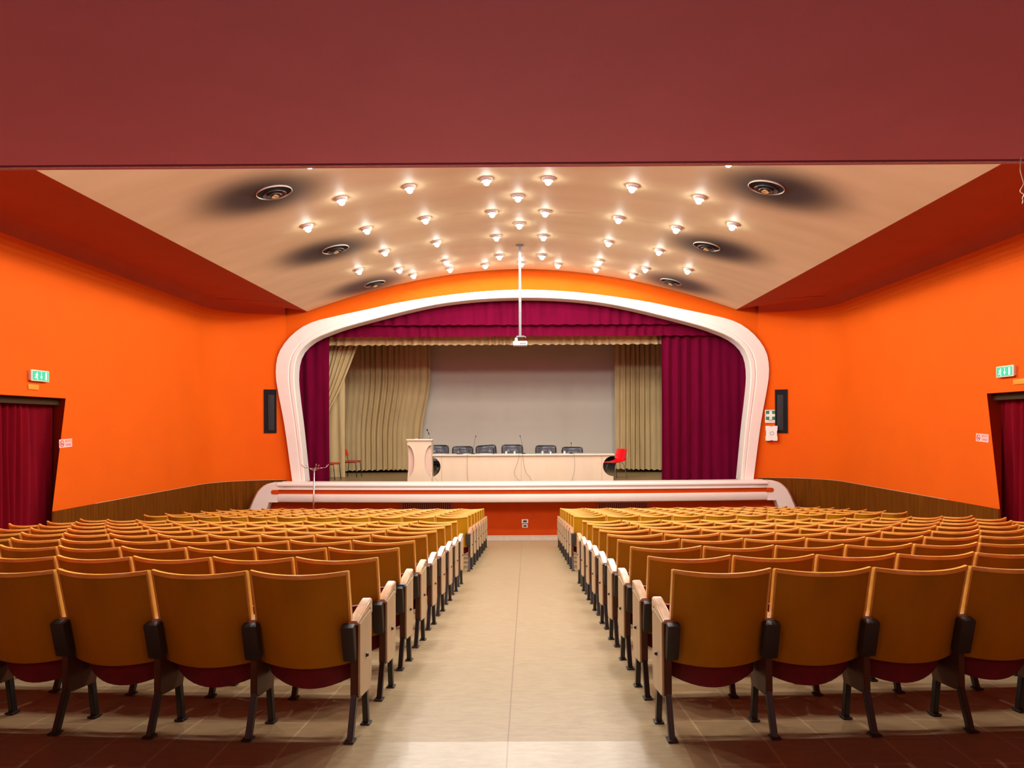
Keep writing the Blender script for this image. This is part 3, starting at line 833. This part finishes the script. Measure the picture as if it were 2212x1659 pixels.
MB().tube([(0, 0, 0), (.0, 0, .05), (-.02, 0, .11), (-.045, 0, .17), (-.065, 0, .23)], .004, 6).build('gooseneck', 'steel_grey', t, smooth=True)
MB().tube([(-.024, 0, .115), (-.045, 0, .17)], .014, 8).build('windshield_sleeve', 'black_frame', t)
MB().tube([(-.058, 0, .20), (-.064, 0, .21), (-.075, 0, .24), (-.084, 0, .258)], [.010, .02, .021, .01], 10).build('mic_head', 'black_frame', t, smooth=True)
# black items on the desk
t = thing('receiver', 'low black conference microphone unit with short upright head on the desk', 'microphone unit', at(993, DM, zt_d))
MB().box((0, 0, .014), (.15, .12, .028), None, .008).build('body', 'black_frame', t, smooth=True, sharp=40)
MB().tube([(0, 0, .02), (.0, .0, .11)], .008, 8).tube([(0, 0, .11), (0, 0, .155)], [.017, .012], 8).build('stalk', 'black_frame', t)
t = thing('handheld_microphone', 'black handheld microphone standing upright before the third chair', 'microphone', at(1066.5, DM, zt_d))
MB().tube([(0, 0, 0), (0, 0, .11)], [.015, .018], 10).build('handle', 'black_frame', t)
MB().tube([(0, 0, .11), (0, 0, .12), (0, 0, .14), (0, 0, .155)], [.018, .023, .022, .008], 10).build('mic_head', 'black_frame', t, smooth=True)
# cups
cups = [(1093.5, 1, 'left one before the fourth chair'), (1111.5, 1, 'right one before the fourth chair'), (1172, 1, 'left one before the fifth chair'), (1189.5, .8, 'small right one before the fifth chair'), (1219.5, 1, 'before the rightmost chair')]
for px, k, w in cups:
    t = thing('paper_cup', 'white paper cup standing on the desk, '+w, 'cup', at(px, DM-.02, zt_d), 0, 'white cups on the desk')
    MB().lathe([(0, .001), (.022*k, 0), (.029*k, .068*k), (.031*k, .070*k), (.027*k, .069*k), (.021*k, .006)], 18).build('cup_body', 'white_plastic', t, smooth=True, sharp=50)
for px, w_, lab in ((950, .32, 'white sheets of paper at the left end of the desk'), (1009, .15, 'small white paper beside the black microphone unit'), (1049, .30, 'wide white paper before the third chair')):
    o = MB().box((0, 0, .003), (w_, .2, .005)).build('paper_sheets', 'paper'); o.location = (X_(px, 980, DM+.12), DM+.12, zt_d)
    tag(o, lab, 'paper')
# cables hanging over the desk front
def cable(name, pts, label, r=.004, parent=None):
    o = MB().tube([tuple(p) for p in spline(pts, 40)], r, 6).build(name, 'cable', smooth=True); tag(o, label, 'cable'); return o
YF = DF-.06
def cp(px, py, y=None): a = P(px, py, y or YF); return (a[0], y or YF, a[1])
def hang(start_px, pxs):
    s0 = at(start_px, DM-.07, zt_d+.006)
    pts = [s0, (cp(pxs[0][0], 979)[0], DF+.03, zt_d+.006), cp(pxs[0][0], 981.5, DF-.062)]
    pts += [cp(x, y) for x, y in pxs]
    x, y = pxs[-1]; e = cp(x, y); pts[-1] = (e[0], YF, max(e[2], STAGE_Z+.004))
    pts.append((e[0], YF-.15, STAGE_Z+.004)); return pts
cable('microphone_cable', hang(1018, [(1009.5, 985), (1009, 1005), (1009.5, 1025), (1012, 1040), (1014, 1046)]), 'thin cable hanging down the desk front near the second chair')
cable('microphone_cable', hang(1128, [(1121, 986), (1118, 1000), (1111.5, 1017), (1113, 1028), (1122, 1038), (1128, 1046)]), 'thin cable looping left down the desk front at its centre')
cable('microphone_cable', hang(1133, [(1129.5, 986), (1131, 1000), (1136, 1020), (1145, 1031), (1149, 1040), (1150, 1046)]), 'thin cable curving right down the desk front at its centre')
cable('microphone_cable', hang(1237, [(1240, 986), (1241.5, 1000), (1240, 1020), (1236, 1035), (1231, 1046)]), 'thin cable hanging down the desk front near its right end')
cable('microphone_cable', [at(1131, DM+.06, zt_d+.006), at(1145, DM+.12, zt_d+.006), at(1160, DM-.12, zt_d+.006), at(1175, DM-.1, zt_d+.006), at(1190, DM+.1, zt_d+.006), at(1200, DM+.05, zt_d+.006)], 'black cable snaking over the desk top right of centre')
cable('lectern_cable', [(X_(933, 985, DPo), DPo+.3, zt_d-.1), cp(929, 1000, DPo+.12), cp(932, 1015, DPo+.1), cp(938, 1030, DPo+.1), (X_(949, 1043, DPo), DPo+.1, STAGE_Z+.005), (X_(958, 1043, DPo), DPo-.05, STAGE_Z+.005)], 'pale cable curling to the stage floor right of the lectern')
# black padded office chairs
def office_chair():
    t = thing('office_chair', 'x', 'chair')
    W2, H2 = .275, .26
    def bk(u, v, f):
        uu, vv = 2*u-1, 2*v-1
        rx = W2*uu*(1-.03*vv*vv); rz = H2*vv
        # rounded rectangle
        k = 1-.03*(abs(uu*vv)**6); d = 0
        for tx in (-.42, .42):
            for tz in (-.15, .62):
                r2 = ((uu-tx)/.20)**2 + ((vv-tz)/.24)**2
                d += .022*math.exp(-r2); d += .005*math.cos(6*math.atan2(vv-tz, uu-tx))*math.exp(-r2/4)
        e = (1-abs(uu)**8)*(1-abs(vv)**8)
        return (rx*k, -.02*f*0 + (.02+.028*e-d if f else 0) + .06*(uu*uu) - .03, .64+rz*k)
    MB().slab(bk, 28, 24, .04).build('backrest', 'black_leather', t, smooth=True, sharp=70)
    ring = []
    for k in range(41):
        a = 2*PI*k/40; c, s_ = math.cos(a), math.sin(a); q = 11
        m_ = (abs(c)**q+abs(s_)**q)**(-1/q); x = W2*1.01*c*m_; ring.append((x, .06*(x/W2)**2+.004, .64+H2*1.01*s_*m_))
    MB().tube(ring, .016, 8, cap=False).build('back_frame', 'black_frame', t, smooth=True)
    MB().box((0, .27, .45), (.50, .48, .09), None, .035).build('seat', 'black_leather', t, smooth=True, sharp=60)
    MB().tube([(0, .26, .42), (0, .26, .12)], .028, 12).build('gas_column', 'chrome', t, smooth=True)
    mb = MB()
    for k in range(5):
        a = 2*PI*k/5+.3; mb.tube([(0, .26, .12), (.27*math.cos(a), .26+.27*math.sin(a), .065)], [.022, .014], 8)
    mb.build('star_base', 'chrome', t, smooth=True)
    for k in range(5):
        a = 2*PI*k/5+.3; c = MB().lathe([(0, .02), (.026, .014), (.03, 0), (.026, -.014), (0, -.02)], 12).build('caster', 'black_frame', t, smooth=True)
        c.location = (.27*math.cos(a), .26+.27*math.sin(a), .033); c.rotation_euler = (PI/2, 0, a)
    for s in (-1, 1):
        MB().tube([(s*.25, .12, .43), (s*.29, .13, .55), (s*.29, .16, .63), (s*.29, .40, .63), (s*.28, .44, .55), (s*.25, .40, .44)], .012, 8).build('arm', 'chrome', t, smooth=True)
    return t
oc = office_chair()
chs = [(947, 962, 0, .0, 'leftmost, partly hidden by the lectern'), (1000, 964.5, 0, .02, 'second from the left'), (1049.5, 962, 0, .0, 'third from the left, tilted'), (1106.5, 961, 0, .01, 'fourth, just left of the central microphone'), (1178.5, 962.5, 0, .0, 'second from the right'), (1236, 966, 0, .0, 'rightmost, lower than the rest')]
DC = 21.05
for i, (px, py, rz, _, w) in enumerate(chs):
    t = oc if i == 0 else copy_tree(oc)
    z = Z_(px, py, DC); t.location = (X_(px, py, DC), DC, STAGE_Z+.0)
    # gas columns stand at slightly different heights: move the upper parts together
    dz = z-STAGE_Z-.905
    for c in t.children:
        nm = c.name.split('.')[0]
        if nm in ('backrest', 'back_frame', 'seat', 'arm'): c.location.z = dz
    t.rotation_euler = (0, 0, PI + [.05, -.05, .28, -.04, .10, -.06][i])
    t.rotation_euler = (0, 0, [.05, -.05, .28, -.04, .10, -.06][i])
    t['label'] = 'black tufted office chair behind the desk, '+w; t['group'] = 'black office chairs behind the desk'
for t in [o for o in bpy.data.objects if o.name.startswith('office_chair')]:
    pass
# backs face the hall? the sitters face the hall, so the backrest stands on the far side
for t in [o for o in C.objects if o.name.split('.')[0] == 'office_chair']:
    t.rotation_euler = (0, 0, PI + t.rotation_euler[2])
tilt = [o for o in C.objects if o.name.split('.')[0] == 'office_chair'][2]
for c in tilt.children:
    if c.name.split('.')[0] in ('backrest', 'back_frame'): c.rotation_euler = (0, .07, 0); c.location.x += -.045

# red chair with slim metal legs
def red_chair(loc, rz, label):
    t = thing('red_chair', label, 'chair', loc, rz)
    MB().box((0, 0, .44), (.40, .38, .045), None, .018).build('seat', 'red_cloth', t, smooth=True, sharp=50)
    MB().slab(lambda u, v, f: ((2*u-1)*.18, -.20-.06*v-.03*(1-(2*u-1)**2)+.02*f, .60+.19*v), 10, 4, .02).build('backrest', 'red_cloth', t, smooth=True, sharp=50)
    for s in (-1, 1):
        MB().tube([(s*.17, -.26, .72), (s*.17, -.20, .48), (s*.185, -.18, .43), (s*.19, -.23, .0)], .011, 8).build('rear_leg', 'black_frame', t, smooth=True)
        MB().tube([(s*.18, -.16, .415), (s*.18, .14, .415), (s*.185, .16, .40), (s*.19, .20, 0)], .011, 8).build('front_leg', 'black_frame', t, smooth=True)
    return t
red_chair((X_(760, 1026, 22.0), 22.1, STAGE_Z), -PI/2-.15, 'red chair on thin dark legs before the beige curtain')
red_chair((X_(712, 1026, 20.95)+.04, 20.95, STAGE_Z), -PI/2-.2, 'red chair half hidden by the left red curtain')
# red plastic shell chair right of the desk, facing left
t = thing('red_shell_chair', 'glossy red plastic shell chair at the right end of the desk', 'chair', (X_(1329, 1038, 20.9), 20.9, STAGE_Z), PI/2+.6)
def shell(u, v, f):
    uu = 2*u-1
    if v < .45: q = v/.45; y = .24-.42*q; z = .455-.02*math.sin(PI*q)+.05*uu*uu*q + (-.02 if q < .1 else 0); w = .22
    elif v < .6: q = (v-.45)/.15; y = -.18-.05*math.sin(q*PI/2); z = .46+.07*(1-math.cos(q*PI/2))+.05*uu*uu; w = .22
    else: q = (v-.6)/.4; y = -.23-.07*q; z = .53+.27*q; w = .22-.015*q
    y += .06*uu*uu*(1 if v > .5 else 0)
    return (uu*w, y-.010*f*(1 if v > .5 else 0), z-(.012*f if v <= .5 else 0))
MB().slab(shell, 12, 22, .01).build('shell', 'red_plastic', t, smooth=True, sharp=60)
for s in (-1, 1):
    MB().tube([(s*.14, -.12, .43), (s*.17, -.17, .35), (s*.21, -.24, 0)], .010, 8).build('rear_leg', 'chrome', t, smooth=True)
    MB().tube([(s*.14, .10, .43), (s*.17, .14, .35), (s*.21, .20, 0)], .010, 8).build('front_leg', 'chrome', t, smooth=True)

# coat stand in front of the stage, left
CY_ = 18.0; cxp = X_(678, 1040, CY_); cz = floor_z(CY_)
t = thing('coat_stand', 'chrome coat stand with branching arms before the stage, left', 'coat stand', (cxp, CY_, cz))
hz = Z_(680, 1012, CY_)-cz
MB().tube([(-.03, 0, .03), (-.01, 0, hz*.5), (.012, 0, hz)], .019, 12).build('pole', 'chrome', t, smooth=True)
MB().lathe([(0, .035), (.03, .033), (.16, .012), (.165, 0)], 28).build('base', 'chrome', t, smooth=True, sharp=50)
for a, L2 in ((PI+.1, .27), (.15, .30), (PI/2, .16), (-PI/2-.6, .22), (-PI/2+.7, .22)):
    c, s_ = math.cos(a), math.sin(a)
    mb = MB().tube([(.012, 0, hz-.06), (.012+L2*.45*c, L2*.45*s_, hz+.015), (.012+L2*.85*c, L2*.85*s_, hz+.02), (.012+L2*c, L2*s_, hz+.06)], .007, 7)
    mb.tube([(.012, 0, hz), (.012+L2*.85*c, L2*.85*s_, hz+.02)], .007, 7)
    mb.tube([(.012+L2*c-.03*c, L2*s_, hz+.09), (.012+L2*c, L2*s_, hz+.06), (.012+L2*c+.03*c, L2*s_, hz+.095)], .007, 6)
    mb.build('coat_hook', 'chrome', t, smooth=True)

# ================================================================ STAGE FRONT DETAILS
def front_item(px, py, w, h, name):
    D = 19.13; X, Z = P(px, py, D); return X, front_y(X), Z
for i, (px, nm) in enumerate(((922, 'left'), (1345, 'right'))):
    X, y, Z = front_item(px, 1096, 0, 0, '')
    t = thing('air_grille', 'reddish slatted air grille in the stage front, %s of the aisle' % nm, 'grille', (X, y, Z-.17))
    MB().box((0, -.012, .30), (1.28, .02, .02)).box((0, -.012, .0), (1.28, .02, .02)).box((-.63, -.012, .15), (.02, .02, .3)).box((.63, -.012, .15), (.02, .02, .3)).build('grille_frame', 'vent_red', t)
    MB().box((0, -.004, .15), (1.24, .004, .28)).build('grille_back', 'vent_gap', t)
    mb = MB()
    for k in range(24): mb.box((-.60+1.2*k/23, -.010, .15), (.022, .008, .28))
    mb.build('slats', 'vent_red', t)
for py, k, lab in ((1125.5, 1, 'white framed wall socket on the stage front, upper of two'), (1135.5, .86, 'white framed wall socket on the stage front, lower of two')):
    X, y, Z = front_item(1134, py, 0, 0, '')
    t = thing('wall_socket', lab, 'socket', (X, y, Z))
    MB().box((0, -.008, 0), (.16*k, .014, .10*k), None, .005).build('cover_plate', 'white_plastic', t, smooth=True, sharp=40)
    MB().box((0, -.017, 0), (.09*k, .006, .048*k)).build('outlet', 'socket_dark', t)

# dark steps at both ends of the stage
for s, nm in ((-1, 'left'), (1, 'right')):
    x = XC+s*7.0; z0 = floor_z(18.6)
    t = thing('stage_steps', 'dark wooden steps up to the stage at its far %s end' % nm, 'steps', (x, 18.45, z0))
    MB().box((s*.0, -.25, .18), (.5, .3, .40)).box((0, .05, .36), (.5, .3, .76)).build('treads', 'stage_dark', t)
    MB().box((0, -.11, .745), (.5, .03, .02)).box((0, -.41, .385), (.5, .03, .02)).build('nosing', 'wainscot_edge', t)

# ================================================================ WALL ITEMS
def wall_plate(s, Y0, Y1, z0, z1):
    """centre, width, height, frame matrix of a plate flat on a side wall; local x runs left to right as seen, local -y faces the hall"""
    X = XC+s*WALL; return (X, (Y0+Y1)/2, (z0+z1)/2), abs(Y1-Y0), z1-z0, (PI/2 if s < 0 else -PI/2)
def text_mesh(txt, size, m, parent, loc, name='lettering', align='CENTER', sx=1, sy=1):
    cu = bpy.data.curves.new('txt', 'FONT'); cu.body = txt; cu.size = size; cu.align_x = align; cu.align_y = 'CENTER'; cu.extrude = .0006
    o = bpy.data.objects.new('txt', cu); C.objects.link(o)
    dg = bpy.context.evaluated_depsgraph_get(); me = bpy.data.meshes.new_from_object(o.evaluated_get(dg))
    bpy.data.objects.remove(o); bpy.data.curves.remove(cu)
    for v in me.vertices: v.co = Vector((v.co.x*sx, -v.co.z, v.co.y*sy))
    me.materials.clear(); me.materials.append(M[m])
    q = bpy.data.objects.new(name, me); C.objects.link(q); q.parent = parent; q.location = loc; return q
def exit_sign(s, Y0, Y1, z0, z1, label):
    c, w, h, rz = wall_plate(s, Y0, Y1, z0, z1)
    t = thing('exit_sign', label, 'exit sign', c, rz)
    MB().box((0, -.02, 0), (w-.03, .034, h-.03), None, .006).build('mounting_box', 'sign_pink', t, smooth=True, sharp=40)
    MB().box((0, -.048, 0), (w, .026, h), None, .012).build('casing', 'sign_case', t, smooth=True, sharp=40)
    pw_, ph2 = w-.05, h-.035
    MB().box((0, -.0625, 0), (pw_, .004, ph2)).build('green_panel', 'sign_green', t)
    y = -.0655
    def part(nm, *polys):
        mb = MB()
        for i, p in enumerate(polys): mb.prism(p, xz, y-.0015-.0001*i, y+.001)
        mb.build(nm, 'sign_white', t)
    u = ph2
    def q(pts, ox): return [(ox+a*u, b*u) for a, b in pts]
    ox = -pw_*.26; n = 10
    part('running_figure', [(ox+.09*u+.075*u*math.cos(2*PI*k/n), .30*u+.075*u*math.sin(2*PI*k/n)) for k in range(n)],
         q([(-.10, .20), (.08, .26), (.10, .12), (.02, -.08), (-.12, -.04), (-.06, .08)], ox),
         q([(.06, .22), (.24, .06), (.19, .0), (.04, .13)], ox), q([(-.10, .20), (-.26, .06), (-.20, .0), (-.05, .12)], ox),
         q([(.0, -.06), (.16, -.14), (.12, -.42), (.22, -.42), (.22, -.46), (.05, -.46), (.06, -.18), (-.08, -.10)], ox),
         q([(-.12, -.04), (.0, -.08), (-.12, -.30), (-.34, -.30), (-.34, -.20), (-.17, -.20)], ox))
    part('down_arrow', q([(-.035, .42), (.035, .42), (.035, -.10), (.15, -.02), (.15, -.16), (.0, -.40), (-.15, -.16), (-.15, -.02), (-.035, -.10)], pw_*.03))
    part('door_symbol', q([(-.13, .40), (.13, .40), (.13, -.42), (-.13, -.42)], pw_*.33))
    return t
zs0 = 2.295; zs1 = 2.475
exit_sign(-1, 11.72, 12.16, zs0+.01, zs1+.005, 'green running-man exit sign above the left curtained doorway')
exit_sign(1, 11.60, 12.03, zs0+.005, zs1, 'green running-man exit sign above the right curtained doorway')
for s, a, b, nm in ((-1, 11.72, 11.97, 'left'), (1, 11.42, 11.68, 'right')):
    c, w, h, rz = wall_plate(s, a, b, 2.175, 2.255)
    t = thing('notice_plate', 'small ochre notice plate under the %s exit sign' % nm, 'plate', c, rz)
    MB().box((0, -.008, 0), (w, .014, h), None, .003).build('plate', 'ochre_plate', t, smooth=True, sharp=40)
def smoke_sign(s, Y0, Y1, z0, z1, label, tilt):
    c, w, h, rz = wall_plate(s, Y0, Y1, z0, z1)
    t = thing('no_smoking_sign', label, 'sign', c, 0)
    t.rotation_euler = (0, tilt, rz)
    MB().box((0, -.004, 0), (w, .006, h)).build('plate', 'sign_pink', t)
    lx = -w/2+h*.52
    mb = MB(); n = 20; r1, r0 = h*.40, h*.31
    for k in range(n):
        a, b = 2*PI*k/n, 2*PI*(k+1)/n
        mb.prism([(lx+r0*math.cos(a), r0*math.sin(a)), (lx+r1*math.cos(a), r1*math.sin(a)), (lx+r1*math.cos(b), r1*math.sin(b)), (lx+r0*math.cos(b), r0*math.sin(b))], xz, -.009, -.007)
    q = .03*h; mb.prism([(lx-r0*.72-q, r0*.72-q), (lx-r0*.72+q, r0*.72+q), (lx+r0*.72+q, -r0*.72+q), (lx+r0*.72-q, -r0*.72-q)], xz, -.009, -.007)
    mb.build('prohibition_ring', 'sign_red', t)
    MB().box((lx, -.0075, -.01), (h*.45, .001, .012)).build('cigarette', 'socket_dark', t)
    cx = lx+h*.5+(w/2-lx-h*.5)/2
    text_mesh('VIETATO', h*.42, 'sign_red', t, (cx, -.0075, h*.22), sx=.78)
    text_mesh('FUMARE', h*.42, 'sign_red', t, (cx, -.0075, -h*.22), sx=.78)
smoke_sign(-1, 12.50, 12.85, 1.263, 1.40, 'pale no-smoking sign with red lettering right of the left doorway', -.04)
smoke_sign(1, 12.32, 12.66, 1.29, 1.42, 'pale no-smoking sign with red lettering left of the right doorway', .05)
# column loudspeakers recessed in the rounded corners
for s, px0, px1, nm in ((-1, 566, 590, 'left'), (1, 1680, 1704, 'right')):
    D = 19.1; X = X_((px0+px1)/2, 890, D); p, n = wall_frame(s, X)
    z1 = Z_(px0, 841.5, p.y); z0 = Z_(px0, 935.5, p.y)
    rz = math.atan2(n.y, n.x)+PI/2
    t = thing('column_speaker', 'tall narrow black column loudspeaker set in the %s wall corner' % nm, 'loudspeaker', (p.x, p.y, z0), rz)
    H_ = z1-z0; wd = .30
    MB().box((0, -.012, H_/2), (wd, .03, H_)).build('recess_frame', 'speaker_black', t)
    MB().box((-.02*s, -.032, H_*.47), (.15, .02, H_*.82), None, .012).build('grille', 'speaker_grille', t, smooth=True, sharp=40)
# first aid sign and box
D = 19.2
X = X_(1668, 900, D); p, n = wall_frame(1, X); rz = math.atan2(n.y, n.x)+PI/2
sc = p.y/F; w_ = 23.5*sc; h_ = 28*sc
t = thing('first_aid_sign', 'square green sign with a white cross above the first aid box', 'sign', (p.x, p.y, Z_(1668, 899.5, p.y)), rz*.6)
MB().box((0, -.025, 0), (w_, .006, h_), None, .002).build('plate', 'white_plastic', t, smooth=True, sharp=40)
g = w_*.86; zc = h_/2-.018-g/2
MB().box((0, -.029, zc), (g, .003, g)).build('green_field', 'safety_green', t)
MB().box((0, -.0315, zc), (g*.92, .002, g*.28)).box((0, -.0317, zc), (g*.28, .0018, g*.92)).build('cross', 'white_plastic', t)
text_mesh('CASSETTA', .03, 'safety_green', t, (0, -.0285, zc-g/2-.016), sx=.8)
text_mesh('PRONTO SOCCORSO', .022, 'sign_red', t, (0, -.0285, zc-g/2-.040), sx=.9)
X = X_(1669, 935, D); p, n = wall_frame(1, X); w_ = 24*sc; h_ = 32*sc
t = thing('first_aid_box', 'white plastic first aid box with waisted edges on the right', 'first aid box', (p.x, p.y, Z_(1669, 936, p.y)), (math.atan2(n.y, n.x)+PI/2)*.6)
a, b = w_/2, h_/2; k = .012
out = [(-a, -b), (-a*.3, -b), (-a*.2, -b+k), (a*.2, -b+k), (a*.3, -b), (a, -b), (a, -b*.45), (a-k, -b*.3), (a-k, b*.3), (a, b*.45), (a, b), (a*.3, b), (a*.2, b-k), (-a*.2, b-k), (-a*.3, b), (-a, b), (-a, b*.45), (-a+k, b*.3), (-a+k, -b*.3), (-a, -b*.45)]
MB().prism(out, xz, -.13, -.02, .006).build('case', 'white_plastic', t, smooth=True, sharp=40)
mb = MB(); n_ = 24; r1, r0 = .052, .042
for k in range(n_):
    if k % 6 == 5: continue
    A, B = 2*PI*k/n_+.5, 2*PI*(k+1)/n_+.5
    mb.prism([(r0*math.cos(A), r0*math.sin(A)), (r1*math.cos(A), r1*math.sin(A)), (r1*math.cos(B), r1*math.sin(B)), (r0*math.cos(B), r0*math.sin(B))], xz, -.1315, -.129)
for dx, dz, wx, wz in ((-.014, .024, .004, .02), (.014, .024, .004, .02), (-.014, -.024, .004, .02), (.014, -.024, .004, .02), (.024, .014, .02, .004), (-.024, .014, .02, .004), (.024, -.014, .02, .004), (-.024, -.014, .02, .004)):
    mb.box((dx, -.1305, dz), (wx, .002, wz))
mb.build('cross_emblem', 'safety_green', t)
# door curtains with their pelmets
for s, nm in ((-1, 'left'), (1, 'right')):
    Xc_ = XC+s*(WALL+.24); DE = 12.74 if s < 0 else 12.44
    curtain('door_curtain', 'velvet_door', DY0+.05, DE, -.70, DOOR_TOP-.06, Xc_, .17, .045, 20+s, 'dark red velvet curtain filling the %s side doorway' % nm, 'curtain', axis='y')
    o = MB().box((XC+s*(WALL+.13), (DY0+DE)/2, DOOR_TOP-.055), (.03, DE-DY0-.06, .11)).build('pelmet', 'pelmet')
    tag(o, 'brown pelmet board above the curtain of the %s doorway' % nm, 'pelmet')
# string dangling at the right end of the balcony
Y = 5.20; pts = [(2206, 336.3), (2206.3, 366), (2209, 392), (2210, 400), (2206, 412), (2211, 421), (2208, 428), (2212, 433), (2208, 440)]
pp = [(X_(x, y, Y), Y + .01*math.sin(i*2), Z_(x, y, Y)) for i, (x, y) in enumerate(pts)]
o = MB().tube([tuple(p) for p in spline(pp, 50)], .0035, 6).build('dangling_string', 'cord', smooth=True)
tag(o, 'frayed white string dangling from the balcony edge at far right', 'string')

# ================================================================ WORLD, CAMERA, VIEW
w = bpy.data.worlds.new('World'); bpy.context.scene.world = w; w.use_nodes = True
w.node_tree.nodes['Background'].inputs[0].default_value = (.02, .02, .02, 1)
cam = bpy.data.cameras.new('Camera'); co = bpy.data.objects.new('Camera', cam); C.objects.link(co)
cam.sensor_fit = 'HORIZONTAL'; cam.sensor_width = 36; cam.lens = 36*F/2212
cam.shift_x = -(CX-1106)/2212; cam.shift_y = (CY-829.5)/2212
cam.clip_start = .05; cam.clip_end = 100
co.matrix_world = Matrix.Translation((0, 0, EYE)) @ Matrix.Rotation(PI/2, 4, 'X') @ Matrix.Rotation(-ROLL, 4, 'Z')
sc = bpy.context.scene; sc.camera = co
sc.view_settings.view_transform = 'Standard'; sc.view_settings.look = 'None'
sc.view_settings.gamma = 1; sc.view_settings.use_curve_mapping = False
sc.view_settings.exposure = -0.04
